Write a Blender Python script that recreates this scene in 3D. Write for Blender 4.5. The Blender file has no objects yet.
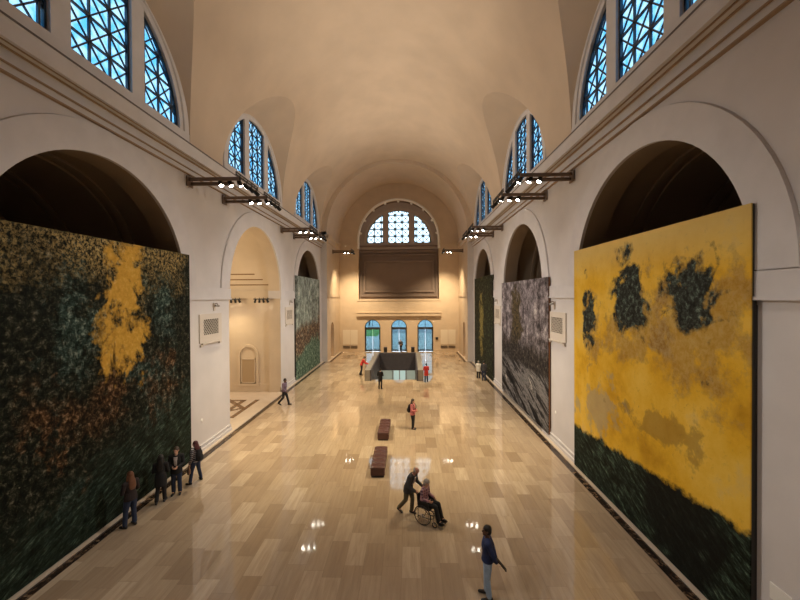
import bpy, math, random
from mathutils import Vector, Matrix
PI = math.pi
random.seed(7)
S = bpy.context.scene
COL = S.collection

# ------------------------------------------------------------------ camera, world, exposure, large lights
cam_d = bpy.data.cameras.new('camera'); cam = bpy.data.objects.new('camera', cam_d); COL.objects.link(cam)
cam_d.sensor_fit = 'HORIZONTAL'; cam_d.sensor_width = 36.0; cam_d.lens = 36.0 * 370.09 / 800.0
cam_d.clip_start = 0.05; cam_d.clip_end = 500
def cam_matrix(yaw, pitch, roll, loc):
    cy, sy, cp, sp, cr, sr = math.cos(yaw), math.sin(yaw), math.cos(pitch), math.sin(pitch), math.cos(roll), math.sin(roll)
    Y = Matrix(((cy, sy, 0), (-sy, cy, 0), (0, 0, 1))); P = Matrix(((1, 0, 0), (0, cp, sp), (0, -sp, cp)))
    R = Matrix(((cr, 0, sr), (0, 1, 0), (-sr, 0, cr)))
    M = R @ P @ Y
    r, f, u = M[0], M[1], M[2]
    W = Matrix(((r[0], u[0], -f[0], loc[0]), (r[1], u[1], -f[1], loc[1]), (r[2], u[2], -f[2], loc[2]), (0, 0, 0, 1)))
    return W
cam.matrix_world = cam_matrix(0.0236, -0.0097, -0.0056, (1.3072, 0, 7.3))
S.camera = cam
S.view_settings.view_transform = 'Standard'; S.view_settings.look = 'None'
S.view_settings.gamma = 1.0; S.view_settings.use_curve_mapping = False
S.view_settings.exposure = 0.0
try:
    S.cycles.max_bounces = 8; S.cycles.diffuse_bounces = 5; S.cycles.glossy_bounces = 3
    S.cycles.transparent_max_bounces = 8; S.cycles.sample_clamp_indirect = 4.0
    S.cycles.use_denoising = True; S.cycles.caustics_reflective = False; S.cycles.caustics_refractive = False
except Exception:
    pass
wd = bpy.data.worlds.new('sky'); S.world = wd; wd.use_nodes = True
bg = wd.node_tree.nodes['Background']; bg.inputs[0].default_value = (0.62, 0.81, 1.0, 1); bg.inputs[1].default_value = 9.0

WARM = (1.0, 0.93, 0.83); WARM2 = (1.0, 0.81, 0.50); WARM3 = (1.0, 0.76, 0.46)
VAULT_FILL = 760.0; SPOT_PAINT = 3800.0; SPOT_FLOOR = 3500.0; NEAR_FILL = 700.0; SPOT_END = 7200.0; NICHE = 400.0

def light(name, kind, loc, power, color=WARM, target=None, size=0.3, size_y=None, spot=80, blend=1.0, parent=None):
    d = bpy.data.lights.new(name, kind); d.energy = power; d.color = color
    if kind == 'AREA':
        d.size = size
        if size_y: d.shape = 'RECTANGLE'; d.size_y = size_y
    elif kind == 'SPOT':
        d.spot_size = math.radians(spot); d.spot_blend = blend; d.shadow_soft_size = size
    else: d.shadow_soft_size = size
    o = bpy.data.objects.new(name, d); COL.objects.link(o); o.location = loc
    if target is not None:
        o.rotation_euler = (Vector(target) - Vector(loc)).to_track_quat('-Z', 'Y').to_euler()
    if parent: o.parent = parent
    return o

# ------------------------------------------------------------------ materials
def mat(name, color, rough=0.6, metal=0.0, spec=0.5, noise=None, bump=0.0, bscale=8.0, emit=None, coat=0.0):
    m = bpy.data.materials.new(name); m.use_nodes = True
    nt = m.node_tree; b = nt.nodes['Principled BSDF']
    b.inputs['Base Color'].default_value = (*color, 1); b.inputs['Roughness'].default_value = rough
    b.inputs['Metallic'].default_value = metal; b.inputs['Specular IOR Level'].default_value = spec
    b.inputs['Coat Weight'].default_value = coat
    tc = nt.nodes.new('ShaderNodeTexCoord')
    if noise:
        n = nt.nodes.new('ShaderNodeTexNoise'); n.inputs['Scale'].default_value = noise[0]; n.inputs['Detail'].default_value = 5
        nt.links.new(tc.outputs['Object'], n.inputs['Vector'])
        r = nt.nodes.new('ShaderNodeValToRGB'); k = noise[1]
        r.color_ramp.elements[0].position = 0.3; r.color_ramp.elements[1].position = 0.7
        r.color_ramp.elements[0].color = (*[c * (1 - k) for c in color], 1)
        r.color_ramp.elements[1].color = (*[min(1, c * (1 + k)) for c in color], 1)
        nt.links.new(n.outputs['Fac'], r.inputs[0]); nt.links.new(r.outputs[0], b.inputs['Base Color'])
    if bump:
        n = nt.nodes.new('ShaderNodeTexNoise'); n.inputs['Scale'].default_value = bscale; n.inputs['Detail'].default_value = 4
        nt.links.new(tc.outputs['Object'], n.inputs['Vector'])
        bp = nt.nodes.new('ShaderNodeBump'); bp.inputs['Strength'].default_value = bump; bp.inputs['Distance'].default_value = 0.02
        nt.links.new(n.outputs['Fac'], bp.inputs['Height']); nt.links.new(bp.outputs[0], b.inputs['Normal'])
    if emit:
        b.inputs['Emission Color'].default_value = (*emit[0], 1); b.inputs['Emission Strength'].default_value = emit[1]
    return m

class NT:
    """small helper for writing node graphs"""
    def __init__(s, m): s.nt = m.node_tree; s.b = s.nt.nodes['Principled BSDF']
    def n(s, t, **kw):
        x = s.nt.nodes.new(t)
        for k, v in kw.items(): setattr(x, k, v)
        return x
    def set(s, sock, v):
        if hasattr(v, 'is_output') or isinstance(v, bpy.types.NodeSocket): s.nt.links.new(v, sock)
        elif isinstance(v, tuple) and len(v) == 3 and sock.type == 'RGBA': sock.default_value = (*v, 1)
        else: sock.default_value = v
    def math(s, op, a, b=0.0, c=0.0, clamp=False):
        x = s.n('ShaderNodeMath', operation=op); x.use_clamp = clamp
        s.set(x.inputs[0], a); s.set(x.inputs[1], b); s.set(x.inputs[2], c); return x.outputs[0]
    def mix(s, f, a, b, mode='MIX'):
        x = s.n('ShaderNodeMix', data_type='RGBA', blend_type=mode)
        s.set(x.inputs[0], f); s.set(x.inputs[6], a); s.set(x.inputs[7], b); return x.outputs[2]
    def ramp(s, f, stops, interp='LINEAR'):
        x = s.n('ShaderNodeValToRGB'); cr = x.color_ramp; cr.interpolation = interp
        while len(cr.elements) < len(stops): cr.elements.new(0.5)
        for e, (p, c) in zip(cr.elements, stops):
            e.position = p; e.color = (*c, 1) if isinstance(c, tuple) else (c, c, c, 1)
        s.set(x.inputs[0], f); return x.outputs[0]
    def sep(s, v):
        x = s.n('ShaderNodeSeparateXYZ'); s.set(x.inputs[0], v); return x.outputs
    def comb(s, a, b, c):
        x = s.n('ShaderNodeCombineXYZ'); s.set(x.inputs[0], a); s.set(x.inputs[1], b); s.set(x.inputs[2], c); return x.outputs[0]
    def noise(s, v, scale, detail=6, rough=0.6, dist=0.0):
        x = s.n('ShaderNodeTexNoise'); s.set(x.inputs['Vector'], v); x.inputs['Scale'].default_value = scale
        x.inputs['Detail'].default_value = detail; x.inputs['Roughness'].default_value = rough
        x.inputs['Distortion'].default_value = dist; return x.outputs['Fac']
    def white(s, v):
        x = s.n('ShaderNodeTexWhiteNoise'); s.set(x.inputs[0], v); return x.outputs['Value']
    def obj(s): return s.n('ShaderNodeTexCoord').outputs['Object']
    def bump(s, h, st=0.3, d=0.02):
        x = s.n('ShaderNodeBump'); x.inputs['Strength'].default_value = st; x.inputs['Distance'].default_value = d
        s.set(x.inputs['Height'], h); s.nt.links.new(x.outputs[0], s.b.inputs['Normal'])

PLASTER = mat('wall_plaster', (0.645, 0.615, 0.61), 0.75, noise=(0.7, 0.05), bump=0.08, bscale=14)
STONE_TRIM = mat('trim_stone', (0.63, 0.605, 0.61), 0.7, noise=(1.5, 0.05), bump=0.05, bscale=20)
VAULT = mat('vault_plaster', (0.62, 0.50, 0.385), 0.85, noise=(0.55, 0.06), bump=0.1, bscale=9)
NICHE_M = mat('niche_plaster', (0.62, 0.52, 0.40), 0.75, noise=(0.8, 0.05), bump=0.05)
NICHE_SHADED = mat('shaded_niche_plaster', (0.27, 0.20, 0.14), 0.8, noise=(0.8, 0.06), bump=0.05)  # niche plaster darkened because these niches are unlit
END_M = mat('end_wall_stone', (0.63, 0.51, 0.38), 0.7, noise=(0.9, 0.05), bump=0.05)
ALCOVE_SHADED = mat('shaded_alcove_stone', (0.21, 0.16, 0.135), 0.75, noise=(0.9, 0.05))  # stone darkened to brown for the shade of the recess
WHITE_TRIM = mat('white_trim', (0.92, 0.91, 0.88), 0.6)
GROOVE = mat('dark_joint', (0.13, 0.10, 0.08), 0.8)
BLACK = mat('black_metal', (0.015, 0.014, 0.014), 0.45)
BRONZE = mat('bronze_bar', (0.20, 0.145, 0.11), 0.5, metal=0.4)
LATTICE = mat('window_lattice_blue', (0.012, 0.035, 0.07), 0.4)
LENS = mat('lamp_lens', (1, 1, 1), 0.3, emit=((1.0, 0.93, 0.8), 45.0)); LENS.cycles.emission_sampling = 'NONE'
CHARCOAL = mat('charcoal_panel', (0.078, 0.07, 0.086), 0.55, noise=(3, 0.1))
GREYSTONE = mat('grey_stone', (0.26, 0.24, 0.215), 0.55, noise=(3, 0.1))
LEATHER = mat('dark_leather', (0.075, 0.028, 0.025), 0.38, noise=(9, 0.15), bump=0.1, bscale=60)
RUBBER = mat('rubber', (0.02, 0.02, 0.02), 0.7)
CHROME = mat('chrome', (0.62, 0.62, 0.64), 0.25, metal=1.0)
DARKFRAME = mat('door_frame_dark', (0.035, 0.035, 0.04), 0.45)

def glass_mat(name, tint, refl=0.06, dark=None):
    m = bpy.data.materials.new(name); m.use_nodes = True; nt = m.node_tree
    nt.nodes.remove(nt.nodes['Principled BSDF']); out = nt.nodes['Material Output']
    t = nt.nodes.new('ShaderNodeBsdfTransparent'); g = nt.nodes.new('ShaderNodeBsdfGlossy'); g.inputs['Roughness'].default_value = 0.05
    mx = nt.nodes.new('ShaderNodeMixShader'); mx.inputs[0].default_value = refl
    tc = nt.nodes.new('ShaderNodeTexCoord'); n = nt.nodes.new('ShaderNodeTexNoise'); n.inputs['Scale'].default_value = 3.2
    nt.links.new(tc.outputs['Object'], n.inputs['Vector'])
    r = nt.nodes.new('ShaderNodeValToRGB'); r.color_ramp.elements[0].position = 0.35; r.color_ramp.elements[1].position = 0.65
    r.color_ramp.elements[0].color = (*(dark or [c * 0.85 for c in tint]), 1); r.color_ramp.elements[1].color = (*tint, 1)
    nt.links.new(n.outputs['Fac'], r.inputs[0]); nt.links.new(r.outputs[0], t.inputs[0])
    nt.links.new(t.outputs[0], mx.inputs[1]); nt.links.new(g.outputs[0], mx.inputs[2]); nt.links.new(mx.outputs[0], out.inputs[0])
    return m
BLUE_GLASS = glass_mat('blue_window_glass', (0.125, 0.165, 0.18), 0.05, (0.028, 0.11, 0.17))
CLEAR_GLASS = glass_mat('clear_window_glass', (0.35, 0.375, 0.375))
DOOR_GLASS = glass_mat('door_glass', (0.27, 0.33, 0.34), 0.05, (0.26, 0.32, 0.33))

def floor_mat():
    m = bpy.data.materials.new('floor_stone'); m.use_nodes = True; t = NT(m)
    p = t.sep(t.obj()); X, Y = p[0], p[1]
    row = t.math('FLOOR', t.math('DIVIDE', t.math('ADD', X, 40.0), 0.52))
    off = t.math('MULTIPLY', t.white(t.comb(row, 3.7, 0.0)), 9.0)
    ln = t.math('ADD', 0.95, t.math('MULTIPLY', t.white(t.comb(row, 9.1, 0.0)), 0.6))
    yy = t.math('DIVIDE', t.math('ADD', Y, off), ln)
    colu = t.math('FLOOR', yy)
    rnd = t.white(t.comb(row, colu, 1.0)); rnd2 = t.white(t.comb(row, colu, 5.0))
    base = t.ramp(rnd, [(0.0, (0.33, 0.245, 0.165)), (0.2, (0.40, 0.305, 0.21)), (0.5, (0.445, 0.345, 0.24)), (0.85, (0.49, 0.385, 0.27)), (1.0, (0.58, 0.47, 0.345))])
    v = t.comb(t.math('MULTIPLY', X, 9.0), t.math('ADD', t.math('MULTIPLY', Y, 0.8), t.math('MULTIPLY', rnd2, 30.0)), 0.0)
    vein = t.noise(v, 1.0, 7, 0.65, 0.6)
    base = t.mix(t.ramp(vein, [(0.38, 0.0), (0.66, 0.45)]), base, (0.26, 0.18, 0.12))
    big = t.noise(t.obj(), 0.16, 3)
    base = t.mix(t.ramp(big, [(0.4, 0.0), (0.65, 0.25)]), base, (0.34, 0.25, 0.19))
    fx = t.math('FRACT', t.math('DIVIDE', t.math('ADD', X, 40.0), 0.52)); fy = t.math('FRACT', yy)
    ex = t.math('MINIMUM', fx, t.math('SUBTRACT', 1.0, fx)); ey = t.math('MINIMUM', fy, t.math('SUBTRACT', 1.0, fy))
    jn = t.math('MAXIMUM', t.math('LESS_THAN', ex, 0.008), t.math('LESS_THAN', ey, 0.004))
    base = t.mix(t.math('MULTIPLY', jn, 0.45), base, (0.20, 0.14, 0.10))
    t.set(t.b.inputs['Base Color'], base)
    t.set(t.b.inputs['Roughness'], t.math('ADD', 0.025, t.math('MULTIPLY', vein, 0.05)))
    t.b.inputs['Specular IOR Level'].default_value = 0.85
    return m
def dark_marble():
    m = bpy.data.materials.new('dark_marble'); m.use_nodes = True; t = NT(m)
    n = t.noise(t.obj(), 3.0, 8, 0.7, 1.5)
    t.set(t.b.inputs['Base Color'], t.ramp(n, [(0.40, (0.018, 0.013, 0.011)), (0.56, (0.05, 0.032, 0.022)), (0.64, (0.26, 0.17, 0.10)), (0.70, (0.05, 0.03, 0.02))]))
    t.b.inputs['Roughness'].default_value = 0.15
    return m
FLOOR_M = floor_mat(); MARBLE = dark_marble()
INLAY = mat('brown_inlay', (0.17, 0.10, 0.055), 0.15, noise=(3, 0.25))
LIGHT_LEDGE = mat('light_ledge', (0.60, 0.50, 0.40), 0.3, noise=(2, 0.06))

# ------------------------------------------------------------------ mesh builder
class MB:
    def __init__(s): s.v = []; s.f = []
    def add(s, vs, fs):
        k = len(s.v); s.v += [tuple(p) for p in vs]; s.f += [tuple(i + k for i in f) for f in fs]; return s
    def box(s, x0, x1, y0, y1, z0, z1):
        vs = [(x, y, z) for z in (z0, z1) for y in (y0, y1) for x in (x0, x1)]
        return s.add(vs, [(0, 2, 3, 1), (4, 5, 7, 6), (0, 1, 5, 4), (2, 6, 7, 3), (0, 4, 6, 2), (1, 3, 7, 5)])
    def bbox(s, x0, x1, y0, y1, z0, z1, b=0.02):
        """box with chamfered edges"""
        c = [(x0, x1), (y0, y1), (z0, z1)]; pts = []
        bm = []
        import itertools
        for sx, sy, sz in itertools.product((0, 1), repeat=3):
            P = [c[0][sx], c[1][sy], c[2][sz]]; D = [b if q == 0 else -b for q in (sx, sy, sz)]
            for ax in range(3):
                q = [P[i] + (D[i] if i != ax else 0) for i in range(3)]; pts.append(tuple(q))
        return s.hull(pts)
    def hull(s, pts):
        import bmesh
        bm = bmesh.new()
        for p in pts: bm.verts.new(p)
        bmesh.ops.convex_hull(bm, input=bm.verts)
        bm.verts.index_update()
        vs = [v.co.copy() for v in bm.verts]; fs = [[v.index for v in f.verts] for f in bm.faces]; bm.free()
        return s.add(vs, fs)
    def quad(s, a, b, c, d): return s.add([a, b, c, d], [(0, 1, 2, 3)])
    def rings(s, rings, closed=True, caps=True):
        n = len(rings[0]); vs = [p for r in rings for p in r]; fs = []
        for i in range(len(rings) - 1):
            for j in range(n if closed else n - 1):
                a, b = i * n + j, i * n + (j + 1) % n
                fs.append((a, b, b + n, a + n))
        if caps and closed:
            fs.append(tuple(range(n))[::-1]); fs.append(tuple((len(rings) - 1) * n + j for j in range(n)))
        return s.add(vs, fs)
    def tube(s, pts, r, n=8, caps=True):
        pts = [Vector(p) for p in pts]; rs = r if isinstance(r, (list, tuple)) else [r] * len(pts); R = []
        up = None
        for i, p in enumerate(pts):
            a = pts[max(0, i - 1)]; b = pts[min(len(pts) - 1, i + 1)]; d = (b - a).normalized()
            if up is None: up = Vector((0, 0, 1)) if abs(d.z) < 0.9 else Vector((1, 0, 0))
            u = d.cross(up).normalized(); w = u.cross(d).normalized(); up = w
            R.append([p + (u * math.cos(t) + w * math.sin(t)) * rs[i] for t in (2 * PI * k / n for k in range(n))])
        return s.rings(R, True, caps)
    def ell(s, c, rx, ry, rz, nu=16, nv=10, M=None):
        R = []
        for i in range(nv + 1):
            th = PI * (i + 0.001) / (nv + 0.002); R.append([])
            for j in range(nu):
                ph = 2 * PI * j / nu
                p = Vector((rx * math.sin(th) * math.cos(ph), ry * math.sin(th) * math.sin(ph), -rz * math.cos(th)))
                if M: p = M @ p
                R[-1].append(Vector(c) + p)
        return s.rings(R)
    def torus(s, c, R, r, axis='y', n=40, m=8):
        rings = []
        for i in range(n + 1):
            a = 2 * PI * i / n; ring = []
            for j in range(m):
                b = 2 * PI * j / m; q = R + r * math.cos(b); h = r * math.sin(b)
                p = {'y': (q * math.cos(a), h, q * math.sin(a)), 'z': (q * math.cos(a), q * math.sin(a), h), 'x': (h, q * math.cos(a), q * math.sin(a))}[axis]
                ring.append(Vector(c) + Vector(p))
            rings.append(ring)
        return s.rings(rings, True, False)
    def prism(s, poly, axis, a, b):
        """polygon (2D) extruded along axis from a to b; 2D coords are the other two axes in order"""
        def P(u, v, w): return {'x': (w, u, v), 'y': (u, w, v), 'z': (u, v, w)}[axis]
        n = len(poly); vs = [P(u, v, a) for u, v in poly] + [P(u, v, b) for u, v in poly]
        fs = [tuple(range(n)), tuple(range(2 * n - 1, n - 1, -1))] + [(i, (i + 1) % n, (i + 1) % n + n, i + n) for i in range(n)]
        return s.add(vs, fs)
    def build(s, name, m, parent=None, smooth=35, loc=None, recalc=True):
        me = bpy.data.meshes.new(name); me.from_pydata([tuple(p) for p in s.v], [], s.f)
        if recalc:
            import bmesh
            bm = bmesh.new(); bm.from_mesh(me); bmesh.ops.recalc_face_normals(bm, faces=bm.faces); bm.to_mesh(me); bm.free()
        me.materials.append(m)
        if smooth:
            me.polygons.foreach_set('use_smooth', [True] * len(me.polygons)); me.set_sharp_from_angle(angle=math.radians(smooth))
        me.update()
        o = bpy.data.objects.new(name, me); COL.objects.link(o)
        if parent: o.parent = parent
        if loc: o.location = loc
        return o

def tag(o, label, cat, group=None, kind=None):
    o['label'] = label; o['category'] = cat
    if group: o['group'] = group
    if kind: o['kind'] = kind
    return o
def thing(name, label, cat, loc=(0, 0, 0), rz=0.0, group=None, kind=None):
    o = bpy.data.objects.new(name, None); COL.objects.link(o); o.location = loc; o.rotation_euler = (0, 0, rz); o.empty_display_size = 0.2
    return tag(o, label, cat, group, kind)
def struct(o, label=None, cat=None):
    o['kind'] = 'structure'
    if label: o['label'] = label
    if cat: o['category'] = cat
    return o
def dup(root, loc=None, rz=None, label=None):
    r = root.copy(); COL.objects.link(r)
    if loc is not None: r.location = loc
    if rz is not None: r.rotation_euler = (0, 0, rz)
    if label: r['label'] = label
    for ch in list(root.children):
        c = ch.copy(); COL.objects.link(c); c.parent = r
        for g in list(ch.children):
            d = g.copy(); COL.objects.link(d); d.parent = c
    return r

# ------------------------------------------------------------------ dimensions of the hall
W = 8.5; BW = 7.85; Y0, YA, YB, Y1 = -0.9, 6.23, 41.3, 48.77
AR, ASP, ZS = 4.04, 12.14, 7.8
AC = [11.86, 24.0, 36.14]
VC = 14.1; VR = W - 0.02; BVR = BW; BVC = 14.35

# floor with the stair opening
HX, HY0, HY1 = 2.0, 32.4, 41.48
fl = MB()
for (x0, x1, y0, y1) in ((-8.05, -HX, Y0, Y1 + 1.2), (HX, 8.05, Y0, Y1 + 1.2), (-HX, HX, Y0, HY0), (-HX, HX, HY1, Y1 + 1.2)):
    fl.box(x0, x1, y0, y1, -0.3, 0)
struct(fl.build('floor', FLOOR_M, smooth=0), 'polished beige stone tile floor of the long hall', 'floor')
for sg, nm in ((-1, 'left'), (1, 'right')):
    mb = MB(); a, b = sorted((sg * 7.98, sg * 8.25))
    mb.box(a, b, YA - 3, YB - 0.02, -0.2, 0.004)
    a2, b2 = sorted((sg * 7.38, sg * 7.66)); mb.box(a2, b2, YB - 0.3, Y1 - 0.5, -0.2, 0.004); a3, b3 = sorted((sg * 7.38, sg * 8.33)); mb.box(a3, b3, YB - 0.3, YB - 0.02, -0.2, 0.0045)
    struct(mb.build('trim_%d' % (1 if sg < 0 else 2), MARBLE, smooth=0), 'dark veined marble border strip along the %s wall' % nm, 'floor border')
    mb = MB(); a, b = sorted((sg * 8.25, sg * 8.75)); mb.box(a, b, YA - 3, YB + 0.3, -0.2, 0.05)
    a2, b2 = sorted((sg * 7.66, sg * 8.55)); mb.box(a2, b2, YB - 0.02, Y1 + 0.1, -0.2, 0.03)
    struct(mb.build('trim_%d' % (3 if sg < 0 else 4), LIGHT_LEDGE, smooth=0), 'pale stone ledge below the paintings on the %s' % nm, 'ledge')

# long side walls with three arches each
def arch_pts(yc, r, zs, n=40):
    return [(yc - r * math.cos(PI * i / n), zs + r * math.sin(PI * i / n)) for i in range(n + 1)]
def wall_face(mb, x, y0, y1, z0, z1, arches, zs, n=40):
    """flat wall at x with round-headed openings reaching the floor"""
    cur = y0
    for yc, r in arches:
        mb.quad((x, cur, z0), (x, yc - r, z0), (x, yc - r, zs), (x, cur, zs)); mb.quad((x, cur, zs), (x, yc - r, zs), (x, yc - r, z1), (x, cur, z1))
        P = arch_pts(yc, r, zs, n)
        for i in range(n):
            (a, b), (c, d) = P[i], P[i + 1]
            mb.quad((x, a, b), (x, c, d), (x, c, z1), (x, a, z1))
        cur = yc + r
    mb.quad((x, cur, z0), (x, y1, z0), (x, y1, zs), (x, cur, zs)); mb.quad((x, cur, zs), (x, y1, zs), (x, y1, z1), (x, cur, z1))
def tunnel(mb, x0, x1, yc, r, zs, z0=0.0, n=40):
    P = [(yc - r, z0)] + arch_pts(yc, r, zs, n) + [(yc + r, z0)]
    mb.rings([[(x0, a, b) for a, b in P], [(x1, a, b) for a, b in P]], closed=False, caps=False)

for sg, nm in ((-1, 'left'), (1, 'right')):
    x = sg * W
    mb = MB(); wall_face(mb, x, YA, YB, 0, VC + 0.1, [(c, AR) for c in AC], ZS)
    struct(mb.build('wall_%s' % nm, PLASTER, smooth=30, recalc=False), 'long plaster wall with three round arches on the %s' % nm, 'wall')
    # end bays
    mb = MB()
    mb.quad((sg * BW, Y0, 0), (sg * BW, YA, 0), (sg * BW, YA, 14.6), (sg * BW, Y0, 14.6))
    mb.quad((sg * BW, YA, 0), (sg * W, YA, 0), (sg * W, YA, 14.6), (sg * BW, YA, 14.6))
    mb.quad((sg * BW, YB, 0), (sg * W, YB, 0), (sg * W, YB, 14.6), (sg * BW, YB, 14.6))
    struct(mb.build('wall_%s_pilasters' % nm, PLASTER, smooth=30, recalc=False), 'projecting pilaster faces at both ends of the %s wall' % nm, 'wall')
    # end bay side wall with a small arched recess
    mb = MB(); wall_face(mb, sg * BW, YB, Y1, 0, 14.6, [(44.1, 0.95)], 3.3, 20); tunnel(mb, sg * BW, sg * (BW + 0.55), 44.1, 0.95, 3.3, 0, 20)
    P = [(44.1 - 0.95, 0)] + arch_pts(44.1, 0.95, 3.3, 20) + [(44.1 + 0.95, 0)]
    mb.add([(sg * (BW + 0.55), a, b) for a, b in P], [tuple(range(len(P)))])
    struct(mb.build('wall_%s_bay' % nm, END_M, smooth=30), 'end bay side wall with small arched recess on the %s' % nm, 'wall'); mb = MB()
    mb.box(*sorted((sg * (BW - 0.12), sg * (BW + 0.02))), YB, Y1, 13.45, 14.15); mb.box(*sorted((sg * (BW - 0.22), sg * (BW + 0.02))), YB, Y1, 13.95, 14.3)
    mb.box(*sorted((sg * (BW - 0.06), sg * (BW + 0.02))), YB, Y1, 7.24, 7.75)
    struct(mb.build('trim_%d' % (24 if sg < 0 else 25), END_M, smooth=0), 'stone bands on the end bay side wall on the %s' % nm, 'wall band')
    # niches behind the arches
    for k, c in enumerate(AC):
        open_niche = (sg < 0 and k == 1)
        mb = MB(); rr = AR + 0.25; xa, xb = sg * (W + 0.9), sg * (W + 7.0)
        tunnel(mb, xa, xb, c, rr, ZS); tunnel(mb, sg * W, xa, c, AR, ZS)
        P = [(c - rr, 0)] + arch_pts(c, rr, ZS) + [(c + rr, 0)]
        mb.add([(xb, a, b) for a, b in P], [tuple(range(len(P)))])
        Q = [(c - AR, 0)] + arch_pts(c, AR, ZS) + [(c + AR, 0)]
        mb.rings([[(xa, a, b) for a, b in P], [(xa, a, b) for a, b in Q]], closed=False, caps=False)
        o = mb.build('wall_%s_niche' % nm, NICHE_M if open_niche else NICHE_SHADED, smooth=30)
        struct(o, '%s vaulted niche behind the %s arch of the %s wall' % ('bright open' if open_niche else 'dim', ('first', 'second', 'third')[k], nm), 'niche')
        mb = MB()
        for s2 in (-1, 1):
            ya, yb = sorted((c + s2 * rr, c + s2 * (rr - 0.10))); mb.box(*sorted((xa, xb)), ya, yb, 7.2, 7.8)
            ya, yb = sorted((c + s2 * rr, c + s2 * (rr - 0.16))); mb.box(*sorted((xa, xb)), ya, yb, 7.66, 7.8)
            ya, yb = sorted((c + s2 * rr, c + s2 * (rr - 0.06))); mb.box(*sorted((xa, xb)), ya, yb, 0.03, 0.6)
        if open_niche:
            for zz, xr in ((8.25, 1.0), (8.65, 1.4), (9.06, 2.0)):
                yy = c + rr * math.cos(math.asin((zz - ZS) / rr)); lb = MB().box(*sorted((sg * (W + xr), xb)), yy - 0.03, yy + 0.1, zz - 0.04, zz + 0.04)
                struct(lb.build('trim_niche_shade', mat('niche_shade_line', (0.24, 0.14, 0.06), 0.7), smooth=0), 'thin brown strip painting in a shadow line high on the far side of the bright niche', 'niche trim')  # brown strip carries a shadow line in its colour
        for xr in () if open_niche else (2.0, 2.5, 4.6, 5.1):
            A = arch_pts(c, rr, ZS); B = arch_pts(c, rr - 0.08, ZS); x1, x2 = sg * (W + xr), sg * (W + xr + 0.22)
            mb.rings([[(x1, a, b) for a, b in A], [(x1, a, b) for a, b in B], [(x2, a, b) for a, b in B], [(x2, a, b) for a, b in A]], closed=False, caps=False)
        struct(mb.build('trim_%d' % (40 + k + (0 if sg < 0 else 3)), NICHE_M if open_niche else NICHE_SHADED, smooth=30), 'stone bands and ribs inside the %s niche of the %s wall' % (('first', 'second', 'third')[k], nm), 'niche trim')
        f = MB().box(*sorted((sg * 8.7, xb)), c - rr, c + rr, -0.2, 0.02)
        struct(f.build('floor_niche', LIGHT_LEDGE if open_niche else FLOOR_M, smooth=0), 'stone floor inside the %s niche of the %s wall' % (('first', 'second', 'third')[k], nm), 'floor')
        # raised archivolt ring
        mb = MB(); A = arch_pts(c, AR - 0.006, ZS, 40); B = arch_pts(c, 4.93, ZS, 40); B2 = arch_pts(c, 4.97, ZS, 40); x1 = sg * (W - 0.07); x2 = sg * (W + 0.05)
        mb.rings([[(x2, a, b) for a, b in A], [(x1, a, b) for a, b in A], [(x1, a, b) for a, b in B], [(x2, a, b) for a, b in B2]], closed=False, caps=False)
        struct(mb.build('trim_%d' % (10 + k + (0 if sg < 0 else 3)), STONE_TRIM, smooth=30), 'raised ring around the %s arch of the %s wall' % (('first', 'second', 'third')[k], nm), 'arch ring')
    # impost bands and bases on the piers
    mbi, mbb = MB(), MB()
    edges = [YA] + [e for c in AC for e in (c - AR, c + AR)] + [YB]
    for ya, yb in zip(edges[0::2], edges[1::2]):
        a, b = sorted((sg * (W - 0.08), sg * (W + 0.9))); mbi.box(a, b, ya + (-0.07 if ya > YA else 0), yb + (0.07 if yb < YB else 0), 7.24, 7.78)
        a, b = sorted((sg * (W - 0.11), sg * (W + 0.9))); mbi.box(a, b, ya + (-0.1 if ya > YA else 0), yb + (0.1 if yb < YB else 0), 7.18, 7.26)
        a, b = sorted((sg * (W - 0.05), sg * (W + 0.05))); mbb.box(a, b, ya, yb, 0.02, 0.34)
        a, b = sorted((sg * (W - 0.1), sg * (W + 0.05))); mbb.box(a, b, ya, yb, 0.02, 0.2)
        a, b = sorted((sg * (W - 0.07), sg * (W + 0.05))); mbb.box(a, b, ya, yb, 0.34, 0.38)
    struct(mbi.build('trim_%d' % (20 if sg < 0 else 21), STONE_TRIM, smooth=0), 'flat impost bands on the piers of the %s wall' % nm, 'impost band')
    struct(mbb.build('baseboard_%s' % nm, STONE_TRIM, smooth=0), 'moulded stone base of the piers on the %s' % nm, 'baseboard')
    # cornice
    prof = [(8.6, 12.78), (8.40, 12.78), (8.40, 12.97), (8.37, 12.985), (8.31, 12.985), (8.31, 13.27), (8.27, 13.30), (8.21, 13.30), (8.16, 13.335), (7.99, 13.335), (7.97, 13.27), (7.87, 13.27), (7.87, 13.70), (7.84, 13.76), (8.6, 13.80)]
    mb = MB().prism([(sg * a, b) for a, b in prof], 'y', YA - 0.01, YB + 0.0)
    struct(mb.build('trim_%d' % (22 if sg < 0 else 23), STONE_TRIM, smooth=0), 'long moulded cornice under the windows of the %s wall' % nm, 'cornice')

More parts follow.
